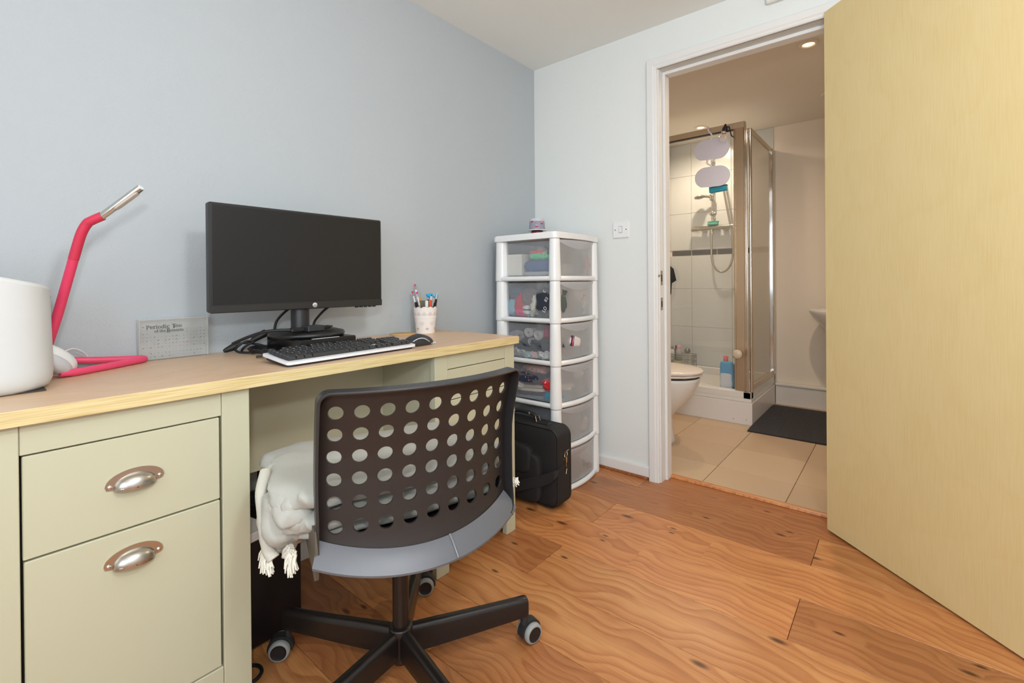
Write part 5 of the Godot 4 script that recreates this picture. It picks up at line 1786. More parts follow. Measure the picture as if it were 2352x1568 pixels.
	for q in [["taupe_fold", "taupe folded cloth on top of pile in fourth drawer", 0.052, G(196, 176, 158)], ["cream_fold", "cream folded cloth second in pile in fourth drawer", 0.036, G(222, 214, 204)], ["violet_fold", "dark violet dotted cloth low in pile in fourth drawer", 0.019, G(70, 64, 92)], ["grey_fold", "grey blue cloth at foot of pile in fourth drawer", 0.003, G(128, 134, 146)]]:
		garment(q[0], q[1], 2, Vector3(-0.118, q[2], 0.012), Vector3(0.09, 0.021, 0.17), q[3], 0.6, 0.25, 0.3, Vector3(-0.08, 0, 0))
	garment("red_scarf", "red patterned scarf beside corner post in fourth drawer", 2, Vector3(-0.12, 0.07, 0.112), Vector3(0.10, 0.065, 0.07), spotted(G(206, 36, 44), [G(236, 226, 220)], 12, 4, 40), 0.8, 0.5)
	garment("turquoise_top", "turquoise folded top low at corner of fourth drawer", 2, Vector3(-0.095, 0.020, 0.13), Vector3(0.14, 0.055, 0.10), G(44, 150, 182), 0.65, 0.3)
	garment("cream_blouse", "cream blouse lying on the turquoise top in fourth drawer", 2, Vector3(-0.08, 0.058, 0.148), Vector3(0.12, 0.035, 0.07), G(224, 216, 208), 0.8, 0.6)
	garment("indigo_jeans", "indigo cloth behind left front of fourth drawer", 2, Vector3(-0.065, 0.105, 0.125), Vector3(0.14, 0.10, 0.09), G(74, 76, 108), 0.6, 0.3)
	garment("green_print", "white cloth with green print high in fourth drawer front", 2, Vector3(0.005, 0.11, 0.172), Vector3(0.085, 0.035, 0.03), spotted(G(224, 222, 216), [G(70, 140, 90), G(60, 60, 60)], 14, 6, 44), 0.8, 0.5)
	garment("dark_grey_skirt", "dark grey cloth in middle of fourth drawer front", 2, Vector3(0.045, 0.06, 0.125), Vector3(0.15, 0.13, 0.10), G(98, 98, 100), 0.55, 0.25)
	garment("pink_striped", "pink garment with teal stripes at right of fourth drawer", 2, Vector3(0.122, 0.058, 0.135), Vector3(0.075, 0.11, 0.07), striped([G(232, 160, 178), G(232, 160, 178), G(232, 160, 178), G(140, 190, 196)], 0.16, Vector2(0.5, 1.0)), 0.7, 0.25)
	# ---- fifth and sixth drawers
	garment("black_coat", "near-black garment filling left of the fifth drawer", 1, Vector3(-0.10, 0.07, 0.03), Vector3(0.13, 0.14, 0.26), G(46, 52, 70), 0.45, 0.2)
	garment("grey_coat", "charcoal garment in the fifth drawer front", 1, Vector3(0.01, 0.075, 0.12), Vector3(0.17, 0.14, 0.10), G(112, 110, 112), 0.5, 0.22)
	garment("dark_hood", "dark grey folded hood at upper right of fifth drawer", 1, Vector3(0.085, 0.105, 0.125), Vector3(0.10, 0.085, 0.08), G(104, 104, 106), 0.8, 0.35)
	garment("apricot_top", "apricot cloth low at right of the fifth drawer", 1, Vector3(0.075, 0.045, 0.15), Vector3(0.08, 0.075, 0.05), G(206, 168, 146), 0.8, 0.35)
	garment("salmon_top", "salmon pink garment upper left of the lowest drawer", 0, Vector3(0.0, 0.105, 0.14), Vector3(0.10, 0.055, 0.07), G(214, 158, 136), 0.8, 0.5)
	garment("plum_socks", "plum grey socks in the middle of the lowest drawer", 0, Vector3(-0.02, 0.065, 0.15), Vector3(0.10, 0.05, 0.06), G(112, 102, 108), 0.8, 0.4)
	garment("plum_ball", "small plum grey sock ball in the lowest drawer", 0, Vector3(0.058, 0.042, 0.155), Vector3(0.045, 0.045, 0.045), G(112, 104, 108), 1.0, 0.15)
	garment("leaf_print", "black and white leaf print cloth low in the lowest drawer", 0, Vector3(-0.03, 0.022, 0.155), Vector3(0.12, 0.055, 0.06), spotted(G(70, 68, 70), [G(212, 208, 204)], 60, 4, 51), 0.7, 0.3)
	garment("sand_top", "sand coloured cloth at right of the lowest drawer", 0, Vector3(0.095, 0.075, 0.12), Vector3(0.12, 0.12, 0.08), G(214, 196, 176), 0.55, 0.3)
	garment("dark_folded_skirt", "black folded cloth at left of the lowest drawer", 0, Vector3(-0.105, 0.06, 0.06), Vector3(0.12, 0.12, 0.20), G(60, 60, 66), 0.5, 0.3)

# ---------------------------------------------------------------- laptop bag
func bag() -> void:
	# stands against the tower's left side; its front faces the desk (-x)
	var b = thing("laptop_bag", "black fabric laptop bag with shoulder strap leaning by the drawer tower", "bag", Vector3(-0.507, 0, 0.325))
	var fab := bump(mat(c8(30, 29, 31), 0.75), 0.4, 1.2, 0.05, 14)
	var edge := mat(c8(26, 26, 28), 0.5)
	var mb := MB.new()
	var X := Vector3.BACK
	var Yv := Vector3.UP
	# main body, rounded corners, slightly pillowed
	var body := func(u: float, v: float) -> Vector3:
		var rr := round_rect(0.4, 0.335, 0.04, 8)
		var k := u * (rr.size())
		var p := rr[int(k) % rr.size()]
		var prof: Vector2 = [Vector2(0.001, -0.054), Vector2(0.7, -0.054), Vector2(0.93, -0.052), Vector2(0.985, -0.047), Vector2(1.0, -0.038), Vector2(1.0, 0.038), Vector2(0.985, 0.047), Vector2(0.93, 0.052), Vector2(0.001, 0.054)][int(v * 8 + 0.01)]
		return Vector3(prof.y, 0.178 + p.y * prof.x, p.x * prof.x)
	mb.grid(36, 8, body, 1, true)
	obj("body", mb, fab, b)
	mb = MB.new()
	for s in [-0.049, 0.049]:
		var pts := PackedVector3Array()
		for p in round_rect(0.394, 0.329, 0.04, 8):
			pts.append(Vector3(s, 0.178 + p.y, p.x))
		pts.append(pts[0])
		mb.tube(pts, 0.0035, 8, false)
	obj("piping", mb, edge, b)
	# front pocket with flap
	mb = MB.new()
	mb.lump(Vector3(-0.062, 0.125, -0.022), Vector3(0.05, 0.215, 0.29), 0.35, 0.35, 40, 20)
	obj("front_pocket", mb, fab, b)
	mb = MB.new()
	mb.lump(Vector3(-0.070, 0.2, -0.045), Vector3(0.05, 0.125, 0.25), 0.45, 0.4, 40, 18, Basis(Vector3.BACK, -0.09))
	obj("pocket_flap", mb, fab, b)
	# handle
	mb = MB.new()
	mb.tube(curve(pv([0, 0.353, -0.10, 0, 0.374, -0.085, 0, 0.381, -0.05, 0, 0.382, 0.0, 0, 0.376, 0.035, 0, 0.366, 0.052])), 0.0115, 12, true, 0.7)
	var hd = obj("handle", mb, edge, b)
	mb = MB.new()
	for z in [0.018, -0.068]:
		mb.lathe(Vector3(-0.0105, 0.38, z), p2([0.0001, 0.002, 0.005, 0.0015, 0.006, 0.0]), 14, Basis(Vector3.BACK, PI / 2))
	obj("rivet", mb, mat(c8(200, 190, 176), 0.3, 0.9), hd)
	mb = MB.new()
	for s in [-1, 1]:
		mb.tube(pv([0.012 * s, 0.372, 0.055, 0.014 * s, 0.35, 0.062]), 0.002, 8)
		mb.tube(pv([0.012 * s, 0.37, -0.103, 0.014 * s, 0.35, -0.108]), 0.002, 8)
	obj("handle_ring", mb, mat(c8(196, 178, 146), 0.25, 1.0), hd).set_meta("kind", "stuff")
	mb = MB.new()
	mb.bx(-0.016, 0.016, 0.344, 0.351, 0.045, 0.125, 0.003)
	mb.bx(-0.016, 0.016, 0.344, 0.351, -0.15, -0.09, 0.003)
	obj("handle_tab", mb, edge, hd)
	# shoulder strap: from the clasp on the end, sagging across the front
	mb = MB.new()
	var sp := curve(pv([-0.02, 0.19, 0.207, -0.036, 0.182, 0.206, -0.06, 0.165, 0.195, -0.072, 0.135, 0.15, -0.095, 0.10, 0.06, -0.105, 0.062, -0.03, -0.10, 0.035, -0.14]), 6)
	var ribbon := func(u: float, v: float) -> Vector3:
		var i := u * (sp.size() - 1)
		var k := mini(int(i), sp.size() - 2)
		var p := sp[k].lerp(sp[k + 1], i - k)
		var w := 0.006 + 0.018 * smoothstep(0.12, 0.5, u)
		return p + Vector3(-0.002, (v - 0.5) * 2.0 * w, 0)
	mb.grid(36, 2, ribbon, 1, true)
	mb.grid(36, 2, func(u, v): return ribbon.call(u, v) + Vector3(0.0025, 0, 0), 2, false)
	obj("shoulder_strap", mb, mat(c8(32, 32, 35), 0.6), b)
	var brass := mat(c8(208, 192, 160), 0.22, 1.0)
	mb = MB.new()
	var ring := PackedVector3Array()
	for i in 13:
		var a := TAU * i / 12.0
		ring.append(Vector3(0.002 + 0.004 * sin(a), 0.232 + 0.013 * sin(a), 0.205 + 0.006 * cos(a)))
	mb.tube(ring, 0.0018, 8, false)
	mb.tube(pv([0.003, 0.243, 0.202, 0.02, 0.25, 0.208]), 0.0018, 8)
	mb.tube(pv([0.002, 0.222, 0.207, 0.0, 0.203, 0.208, 0.0, 0.2, 0.208]), [0.004, 0.0045, 0.0025], 10)
	mb.tube(pv([0.0, 0.199, 0.2085, 0.0, 0.182, 0.2085]), 0.0016, 8)
	mb.tube(pv([0.006, 0.172, 0.207, -0.002, 0.152, 0.2075]), 0.0022, 8)
	mb.lump(Vector3(-0.012, 0.215, 0.204), Vector3(0.004, 0.004, 0.004), 1, 1, 8, 6)
	obj("strap_clasp", mb, brass, b)

# ---------------------------------------------------------------- shower room
func bathroom() -> void:
	var pink := bump(mat(c8(236, 225, 210), 0.7), 0.06, 0.8, 0.12, 6)
	var tile_w := mat(c8(205, 207, 203), 0.16)
	var mb := MB.new()
	mb.bx(0.1, 2.1, -0.1, -0.006, -0.06, 2.4)
	var fl = obj("floor_bathroom", mb, mat(c8(150, 128, 100), 0.9))
	struct(fl, "beige square tiled floor of the shower room", "floor")
	var xs := [0.118, 0.385, 0.73, 1.075, 1.42, 1.765, 2.0]
	var zs := [0.03, 0.187, 0.539, 0.891, 1.243, 1.595, 1.947, 2.3]
	var fm := []
	for k in 3:
		var m := mat([c8(200, 172, 140), c8(196, 168, 136), c8(203, 176, 144)][k], 0.34)
		fm.append(m)
	for i in xs.size() - 1:
		for j in zs.size() - 1:
			mb = MB.new()
			mb.bx(xs[i] + 0.0013, xs[i + 1] - 0.0013, -0.006, 0.0, zs[j] + 0.0013, zs[j + 1] - 0.0013, 0.001)
			obj("tile", mb, fm[(i * 2 + j) % 3], fl)
	mb = MB.new()
	mb.bx(0.1, 2.1, 2.175, 2.3, -0.06, 2.4)
	struct(obj("ceiling_bathroom", mb, mat(c8(228, 222, 212), 0.9)), "plain white shower room ceiling with downlights", "ceiling")
	mb = MB.new()
	mb.bx(2.0, 2.1, -0.1, 2.3, -0.06, 2.4)
	var wb = obj("wall_bathroom_back", mb, pink)
	struct(wb, "far shower room wall, white tiles in the shower and pale pink paint beyond", "wall")
	mb = MB.new()
	mb.bx(0.1, 2.0, -0.1, 2.3, -0.06, 0.03)
	var wl = obj("wall_bathroom_left", mb, pink)
	struct(wl, "left wall of the shower room behind the toilet", "wall")
	mb = MB.new()
	mb.bx(0.1, 2.1, -0.1, 2.3, 2.3, 2.4)
	struct(obj("wall_bathroom_right", mb, pink), "pale pink right wall of the shower room", "wall")
	# wall tiles in the shower, with the dark border course
	var rows := [[0.234, 0.567], [0.567, 0.9], [0.9, 1.19], [1.239, 1.562], [1.562, 1.89], [1.89, 2.175]]
	var cols := [0.035, 0.218, 0.548, 0.862]
	for r in rows:
		for c in 3:
			mb = MB.new()
			mb.bx(1.993, 2.0, r[0] + 0.001, r[1] - 0.001, cols[c] + 0.001, cols[c + 1] - 0.001, 0.0012)
			obj("tile", mb, tile_w, wb)
	var dk := mat(c8(42, 42, 42), 0.3)
	for q in [[0.047, 0.214], [0.221, 0.428], [0.4335, 0.64], [0.6455, 0.86]]:
		mb = MB.new()
		mb.bx(1.992, 2.0, 1.193, 1.236, q[0], q[1], 0.0012)
		obj("border_tile", mb, dk, wb)
	for r in rows:
		for c in 2:
			mb = MB.new()
			mb.bx(1.25 + c * 0.375 + 0.001, 1.25 + (c + 1) * 0.375 - 0.001, r[0] + 0.001, r[1] - 0.001, 0.03, 0.036, 0.0012)
			obj("tile", mb, tile_w, wl)
	# boxed pipe ledge along the far wall
	mb = MB.new()
	mb.bx(1.962, 2.0, 0.0, 0.145, 0.872, 2.3, 0.002)
	mb.bx(1.952, 2.0, 0.1455, 0.168, 0.868, 2.3, 0.006)
	struct(obj("baseboard_bathroom", mb, mat(c8(226, 222, 216), 0.3)), "white boxed skirting ledge along the far shower room wall", "skirting")
	# corner trim strip
	mb = MB.new()
	mb.bx(1.985, 2.0, 0.17, 1.99, 0.864, 0.874, 0.002)
	struct(obj("trim_4", mb, mat(c8(218, 212, 204), 0.35)), "thin white corner strip between shower tiles and pink wall", "trim")
	# downlights
	var spots := [[1.608, 0.425, true, "lit ceiling downlight above the shower"], [0.632, 1.276, true, "lit ceiling downlight nearest the doorway head"], [1.48, 1.282, false, "unlit ceiling downlight half hidden by the door edge"]]
	for s in spots:
		var d = thing("downlight", s[3], "downlight", Vector3(s[0], 2.175, s[1]), 0.0, "round ceiling downlights")
		mb = MB.new()
		mb.lathe(Vector3.ZERO, p2([0.026, -0.002, 0.03, -0.008, 0.04, -0.009, 0.046, -0.005, 0.047, 0.0]), 36)
		obj("bezel", mb, mat(c8(230, 224, 214), 0.35), d)
		mb = MB.new()
		mb.lathe(Vector3.ZERO, p2([0.0001, -0.0035, 0.024, -0.0035, 0.027, -0.002]), 28)
		var lm := mat(c8(150, 140, 126), 0.4)
		if s[2]:
			lm = mat(c8(255, 214, 150), 0.4)
			lm.emission_enabled = true
			lm.emission = c8(255, 206, 140)
			lm.emission_energy_multiplier = 6.0
		obj("lamp", mb, lm, d)
		if s[2]:
			var sp := SpotLight3D.new()
			sp.name = "downlight_beam"
			sp.light_color = c8(255, 232, 206)
			sp.light_energy = 0.92
			sp.light_size = 0.03
			sp.spot_angle = 86.0
			sp.spot_angle_attenuation = 1.0
			sp.spot_range = 8.0
			sp.spot_attenuation = 2.0
			sp.shadow_enabled = true
			d.add_child(sp)
			sp.position = Vector3(0, -0.04, 0)
			sp.rotation_degrees = Vector3(-90, 0, 0)

func bathroom_things() -> void:
	var white := mat(c8(232, 228, 224), 0.2)
	var chrome: Material = M.chrome
	var satin := mat(c8(206, 188, 168), 0.22, 0.85)
	var mb: MB
	# ---- shower tray and enclosure
	var t = thing("shower_tray", "white raised shower tray on a boxed plinth", "shower tray", Vector3(1.62, 0, 0.45))
	mb = MB.new()
	mb.bx(1.228 - 1.62, 1.998 - 1.62, 0.0, 0.149, 0.036 - 0.45, 0.868 - 0.45, 0.002)
	obj("plinth", mb, mat(c8(226, 221, 218), 0.3), t)
	mb = MB.new()
	var rim := 0.055
	mb.bx(-0.385, 0.372, 0.1495, 0.175, -0.412, 0.412, 0.003)
	mb.bx(-0.385, -0.385 + rim, 0.17, 0.2225, -0.412, 0.412, 0.007)
	mb.bx(0.372 - 0.03, 0.372, 0.17, 0.234, -0.412, 0.412, 0.007)
	mb.bx(-0.385, 0.372, 0.17, 0.2225, 0.412 - rim, 0.412, 0.007)
	mb.bx(-0.385, 0.372, 0.17, 0.234, -0.412, -0.412 + 0.03, 0.007)
	obj("tray", mb, mat(c8(224, 221, 216), 0.25), t)
	for p in [[-0.393, 0.03, 0.32], [-0.393, 0.035, 0.40]]:
		mb = MB.new()
		mb.lump(Vector3(p[0], p[1], p[2] - 0.02), Vector3(0.003, 0.006, 0.006), 1, 1, 8, 6)
		obj("screw", mb, mat(c8(140, 130, 110), 0.4, 0.7), t)
	var e = thing("shower_enclosure", "chrome framed corner shower enclosure with glass panels and knob", "shower enclosure", Vector3(1.245, 0.2225, 0.86))
	var o: Vector3 = -e.position
	mb = MB.new()
	mb.bx(1.232, 1.262, 1.997, 2.038, 0.04, 0.83, 0.004)
	obj("top_rail", mb, mat(c8(196, 176, 150), 0.35, 0.4), e).position = o
	mb = MB.new()
	mb.bx(1.234, 1.26, 1.990, 1.9975, 0.04, 0.76)
	obj("rail_seal", mb, mat(c8(60, 54, 46), 0.6), e).position = o
	mb = MB.new()
	mb.bx(1.238, 1.262, 0.2225, 1.998, 0.758, 0.770, 0.003)
	mb.bx(1.236, 1.250, 0.2225, 1.998, 0.770, 0.824, 0.002)
	var stile = obj("door_stile", mb, satin, e)
	stile.position = o
	mb = MB.new()
	mb.bx(1.231, 1.265, 0.2225, 2.036, 0.824, 0.836, 0.003)
	mb.tube(pv([1.236, 0.2225, 0.8415, 1.236, 1.985, 0.8415]), 0.0075, 14)
	mb.tube(pv([1.248, 0.2225, 0.861, 1.248, 1.985, 0.861]), 0.0105, 14)
	obj("corner_post", mb, mat(c8(215, 210, 204), 0.12, 1.0), e).position = o
	mb = MB.new()
	mb.bx(1.248, 1.252, 0.24, 1.992, 0.05, 0.758)
	obj("front_pane", mb, clear_mat(Color(0.95, 0.97, 0.96), 0.05, 0.03), e).position = o
	mb = MB.new()
	mb.bx(1.262, 1.885, 0.275, 1.955, 0.858, 0.862)
	obj("side_pane", mb, clear_mat(c8(186, 178, 160), 0.55, 0.12), e).position = o
	mb = MB.new()
	mb.bx(1.262, 1.90, 1.955, 1.985, 0.848, 0.872, 0.003)
	mb.bx(1.262, 1.90, 0.236, 0.275, 0.848, 0.872, 0.003)
	obj("side_rails", mb, mat(c8(202, 186, 164), 0.3, 0.5), e).position = o
	mb = MB.new()
	mb.bx(1.88, 1.902, 0.236, 1.985, 0.846, 0.876, 0.004)
	obj("side_stile", mb, chrome, e).position = o
	mb = MB.new()
	mb.bx(1.906, 1.996, 0.236, 1.99, 0.85, 0.87, 0.004)
	obj("wall_profile", mb, mat(c8(206, 200, 188), 0.35, 0.3), e).position = o
	mb = MB.new()
	mb.lump(Vector3(1.212, 0.473, 0.782), Vector3(0.034, 0.06, 0.06), 0.9, 0.9, 24, 14)
	mb.tube(pv([1.22, 0.473, 0.782, 1.237, 0.473, 0.782]), 0.014, 14)
	obj("knob", mb, mat(c8(206, 192, 172), 0.12), stile)
	# ---- riser rail, head, mixer, hose
	var s = thing("shower_set", "chrome shower riser with mixer bar, head and looping hose", "shower", Vector3(1.955, 1.2, 0.41))
	o = -s.position
	var cm := mat(c8(190, 184, 172), 0.18, 1.0)
	mb = MB.new()
	mb.tube(pv([1.945, 1.46, 0.411, 1.945, 2.02, 0.411]), 0.0105, 14)
	mb.tube(pv([1.993, 1.50, 0.411, 1.945, 1.50, 0.411]), 0.012, 12)
	mb.tube(pv([1.993, 1.98, 0.411, 1.945, 1.98, 0.411]), 0.012, 12)
	obj("riser_rail", mb, cm, s).position = o
	mb = MB.new()
	mb.lump(Vector3(1.935, 1.668, 0.411), Vector3(0.045, 0.06, 0.04), 0.6, 0.6, 18, 10)
	mb.lump(Vector3(1.93, 1.535, 0.413), Vector3(0.04, 0.045, 0.045), 0.9, 0.9, 16, 10)
	mb.lump(Vector3(1.925, 1.53, 0.435), Vector3(0.035, 0.03, 0.03), 0.9, 0.9, 16, 10)
	obj("slider", mb, cm, s).position = o
	mb = MB.new()
	mb.tube(curve(pv([1.93, 1.675, 0.40, 1.915, 1.68, 0.37, 1.90, 1.68, 0.35])), 0.011, 12)
	mb.lump(Vector3(1.89, 1.676, 0.322), Vector3(0.085, 0.03, 0.085), 0.8, 1.0, 24, 10, Basis(Vector3.RIGHT, -0.15))
	obj("shower_head", mb, mat(c8(150, 144, 134), 0.35, 0.6), s).position = o
	mb = MB.new()
	mb.tube(pv([1.94, 1.415, 0.245, 1.94, 1.415, 0.57]), 0.019, 18)
	mb.tube(pv([1.94, 1.415, 0.24, 1.94, 1.415, 0.285]), 0.022, 18)
	mb.tube(pv([1.94, 1.415, 0.53, 1.94, 1.415, 0.575]), 0.022, 18)
	mb.tube(pv([1.993, 1.405, 0.335, 1.94, 1.408, 0.335]), 0.022, 16)
	mb.tube(pv([1.993, 1.405, 0.505, 1.94, 1.408, 0.505]), 0.022, 16)
	mb.tube(pv([1.94, 1.40, 0.405, 1.94, 1.36, 0.405]), 0.012, 12)
	obj("mixer_bar", mb, cm, s).position = o
	mb = MB.new()
	mb.tube(curve(pv([1.94, 1.37, 0.405, 1.94, 1.29, 0.402, 1.938, 1.20, 0.402, 1.936, 1.12, 0.412, 1.935, 1.065, 0.44, 1.934, 1.042, 0.48, 1.934, 1.055, 0.52, 1.934, 1.10, 0.553, 1.934, 1.19, 0.574, 1.932, 1.30, 0.572, 1.928, 1.42, 0.556, 1.92, 1.56, 0.534, 1.915, 1.66, 0.518, 1.91, 1.76, 0.503, 1.905, 1.84, 0.486, 1.90, 1.88, 0.46])), 0.0085, 10)
	obj("hose", mb, mat(c8(168, 160, 146), 0.3, 0.9), s).position = o
	var br = thing("scrub_brush", "green bristled scrub brush lying on the chrome mixer bar", "brush", Vector3(1.94, 1.435, 0.415))
	mb = MB.new()
	mb.lump(Vector3(0, 0.009, 0), Vector3(0.05, 0.022, 0.09), 0.7, 0.6, 20, 10)
	obj("back", mb, mat(c8(40, 150, 126), 0.5), br)
	mb = MB.new()
	for i in 90:
		var p := Vector3(rng.randf_range(-0.016, 0.016), 0.015, rng.randf_range(-0.04, 0.04))
		mb.tube(PackedVector3Array([p, p + Vector3(p.x * 0.3, 0.019, p.z * 0.15)]), 0.0018, 5)
	obj("bristles", mb, mat(c8(60, 176, 146), 0.6), br).set_meta("kind", "stuff")
	# ---- two oval panels hanging from the rail, and the bulb
	var ov := [[1.882, 0.62, "upper white oval plastic panel hooked on the shower rail"], [1.692, 0.624, "lower white oval plastic panel hanging under the upper one"]]
	for k in 2:
		var p = thing("hanging_panel", ov[k][2], "hanging panel", Vector3(1.222, ov[k][0], ov[k][1]), 0.0, "white oval panels in the shower")
		mb = MB.new()
		var po := PackedVector2Array()
		for i in 33:
			var a := -PI / 2 + PI * (i % 17) / 16.0 + (PI if i > 16 else 0.0)
			if i == 32:
				continue
			po.append(Vector2(cos(a) * 0.071 + (0.046 if i <= 16 else -0.046), sin(a) * 0.071))
		mb.prism(po, Vector3(-0.004, 0, 0), Vector3.BACK, Vector3.UP, Vector3(0.008, 0, 0), true)
		obj("oval_plate", mb, mat(c8(214, 214, 230), 0.4), p)
		mb = MB.new()
		if k == 0:
			mb.tube(curve(pv([0, 0.068, -0.0, 0.0, 0.092, 0.004, -0.002, 0.108, 0.0, 0.004, 0.125, -0.014, 0.004, 0.150, -0.022, 0.02, 0.164, -0.026, 0.044, 0.15, -0.026, 0.046, 0.135, -0.026])), 0.0055, 10)
			mb.tube(curve(pv([0, -0.068, 0.01, 0, -0.084, 0.018, 0, -0.092, 0.022])), 0.005, 10)
		else:
			mb.tube(curve(pv([0, 0.068, 0.0, 0, 0.082, -0.012, 0, 0.094, -0.028, 0, 0.112, -0.034, 0.0, 0.126, -0.024, 0.0, 0.128, -0.014])), 0.0055, 10)
		obj("hook", mb, mat(c8(226, 226, 236), 0.4), p)
	var sq = thing("teal_scraper", "teal scraper blade hanging below the lower white oval panel", "scraper", Vector3(1.255, 1.605, 0.655))
	mb = MB.new()
	mb.box(Vector3.ZERO, Vector3(0.03, 0.035, 0.118), 0.004, Basis(Vector3.RIGHT, -0.06))
	obj("blade", mb, mat(c8(38, 146, 172), 0.5), sq)
	mb = MB.new()
	mb.box(Vector3(0.0, 0.02, 0.0), Vector3(0.034, 0.008, 0.12), 0.003, Basis(Vector3.RIGHT, -0.06))
	mb.tube(pv([0, 0.02, 0, 0.0, 0.14, 0.0]), 0.006, 8)
	obj("holder", mb, mat(c8(30, 60, 72), 0.5), sq)
	var bu = thing("clip_bulb", "clear globe bulb in black holder clipped to the shower corner", "bulb", Vector3(1.205, 1.94, 0.708))
	mb = MB.new()
	mb.lathe(Vector3.ZERO, p2([0.0001, -0.034, 0.012, -0.032, 0.024, -0.024, 0.032, -0.01, 0.0335, 0.002, 0.030, 0.015, 0.021, 0.026, 0.0155, 0.032, 0.0145, 0.036]), 32)
	obj("glass_globe", mb, clear_mat(Color(0.95, 0.93, 0.9), 0.16, 0.04), bu)
	mb = MB.new()
	mb.lathe(Vector3.ZERO, p2([0.0155, 0.03, 0.018, 0.032, 0.018, 0.043, 0.016, 0.046]), 24)
	obj("bulb_cap", mb, mat(c8(205, 205, 210), 0.3, 0.7), bu)
	mb = MB.new()
	mb.lathe(Vector3.ZERO, p2([0.0175, 0.042, 0.0185, 0.05, 0.0165, 0.066, 0.010, 0.078, 0.006, 0.092, 0.0001, 0.096]), 24, Basis(Vector3.RIGHT, 0.12))
	mb.tube(curve(pv([0.006, 0.07, 0.012, 0.004, 0.072, 0.03, 0.004, 0.05, 0.038, 0.006, 0.01, 0.046, 0.01, -0.002, 0.058])), 0.004, 8)
	obj("holder", mb, mat(c8(36, 36, 34), 0.45), bu)
	mb = MB.new()
	mb.tube(curve(pv([-0.005, 0.028, -0.004, -0.006, 0.012, -0.003, 0.0, 0.004, 0.003, 0.006, 0.012, 0.004, 0.005, 0.028, 0.004])), 0.0016, 6)
	obj("filament", mb, mat(c8(220, 140, 60), 0.4), bu)
	# ---- bottles on the tray rim
	var b1 = thing("shampoo_bottle", "tall blue bottle with white label and pink cap on the tray", "bottle", Vector3(1.338, 0.1755, 0.68))
	mb = MB.new()
	mb.lump(Vector3(0, 0.112, 0), Vector3(0.055, 0.224, 0.086), 0.25, 0.5, 28, 16)
	obj("body", mb, mat(c8(52, 152, 204), 0.3), b1)
	mb = MB.new()
	mb.lump(Vector3(-0.0015, 0.078, 0.0), Vector3(0.054, 0.14, 0.084), 0.18, 0.5, 28, 10)
	obj("label", mb, mat(c8(206, 214, 222), 0.4), b1)
	mb = MB.new()
	mb.lathe(Vector3(0, 0.222, -0.006), p2([0.014, 0.0, 0.015, 0.004, 0.016, 0.035, 0.013, 0.037, 0.0001, 0.037]), 20)
	obj("cap", mb, mat(c8(206, 84, 92), 0.4), b1)
	var b2 = thing("pump_bottle", "dark pump bottle behind the blue bottle in the shower", "bottle", Vector3(1.42, 0.1755, 0.735))
	mb = MB.new()
	mb.lump(Vector3(0, 0.1, 0), Vector3(0.06, 0.2, 0.07), 0.3, 0.7, 24, 14)
	obj("body", mb, mat(c8(70, 120, 150), 0.3), b2)
	mb = MB.new()
	mb.tube(pv([0, 0.19, 0, 0, 0.215, 0]), 0.014, 14)
	mb.tube(pv([0, 0.21, 0, 0, 0.245, 0]), 0.006, 10)
	mb.tube(pv([0.0, 0.248, 0.006, -0.01, 0.248, -0.024, -0.012, 0.243, -0.028]), 0.0085, 10)
	obj("pump", mb, mat(c8(30, 30, 32), 0.4), b2)
	# ---- wire caddy in the far corner with bottles
	var cd = thing("wire_caddy", "grey wire corner caddy holding bottles inside the shower", "caddy", Vector3(1.86, 0.1755, 0.17))
	mb = MB.new()
	for y in [0.02, 0.11, 0.145, 0.165]:
		var ring := PackedVector3Array()
		for p in round_rect(0.13, 0.235, 0.04, 5):
			ring.append(Vector3(p.x, y, p.y))
		ring.append(ring[0])
		mb.tube(ring, 0.0026 if y > 0.1 else 0.002, 6, false)
	for p in round_rect(0.13, 0.235, 0.04, 2):
		mb.tube(PackedVector3Array([Vector3(p.x, 0.0, p.y), Vector3(p.x, 0.165, p.y)]), 0.0018, 6)
	for i in 7:
		mb.tube(pv([-0.065, 0.11, -0.09 + i * 0.03, 0.065, 0.11, -0.09 + i * 0.03]), 0.0016, 6)
	obj("wire_frame", mb, mat(c8(130, 128, 122), 0.4, 0.7), cd)
	var its := [
		["soap_bottle", "clear bottle with pink cap in the wire caddy", Vector3(1.842, 0.288, 0.155), 0.026, 0.105, c8(170, 170, 172), c8(214, 140, 168), 0.018],
		["soap_bottle", "white bottle with grey cap at left of the wire caddy", Vector3(1.83, 0.288, 0.098), 0.026, 0.095, c8(206, 208, 204), c8(116, 118, 120), 0.016],
		["soap_bottle", "dark bottle with red label behind the white one in caddy", Vector3(1.868, 0.288, 0.125), 0.02, 0.10, c8(120, 44, 60), c8(50, 50, 54), 0.012]]
	for q in its:
		var it = thing(q[0], q[1], "bottle", q[2])
		mb = MB.new()
		mb.lathe(Vector3.ZERO, p2([0.0001, 0.0, q[3], 0.001, q[3], q[4] * 0.7, q[3] * 0.9, q[4] * 0.85, q[7] * 0.9, q[4]]), 20)
		obj("body", mb, mat(q[5], 0.25), it)
		mb = MB.new()
		mb.lathe(Vector3(0, q[4] - 0.001, 0), p2([q[7], 0, q[7], 0.022, q[7] * 0.8, 0.024, 0.0001, 0.024]), 18)
		obj("cap", mb, mat(q[6], 0.4), it)
	var tb = thing("scrub_tub", "turquoise patterned tub with olive lid low in the caddy", "tub", Vector3(1.79, 0.196, 0.175))
	mb = MB.new()
	mb.lathe(Vector3.ZERO, p2([0.0001, 0.0, 0.036, 0.001, 0.04, 0.06, 0.04, 0.075]), 28)
	obj("body", mb, spotted(c8(60, 168, 178), [c8(226, 222, 206), c8(186, 110, 80), c8(40, 120, 140)], 26, 5, 61), tb)
	mb = MB.new()
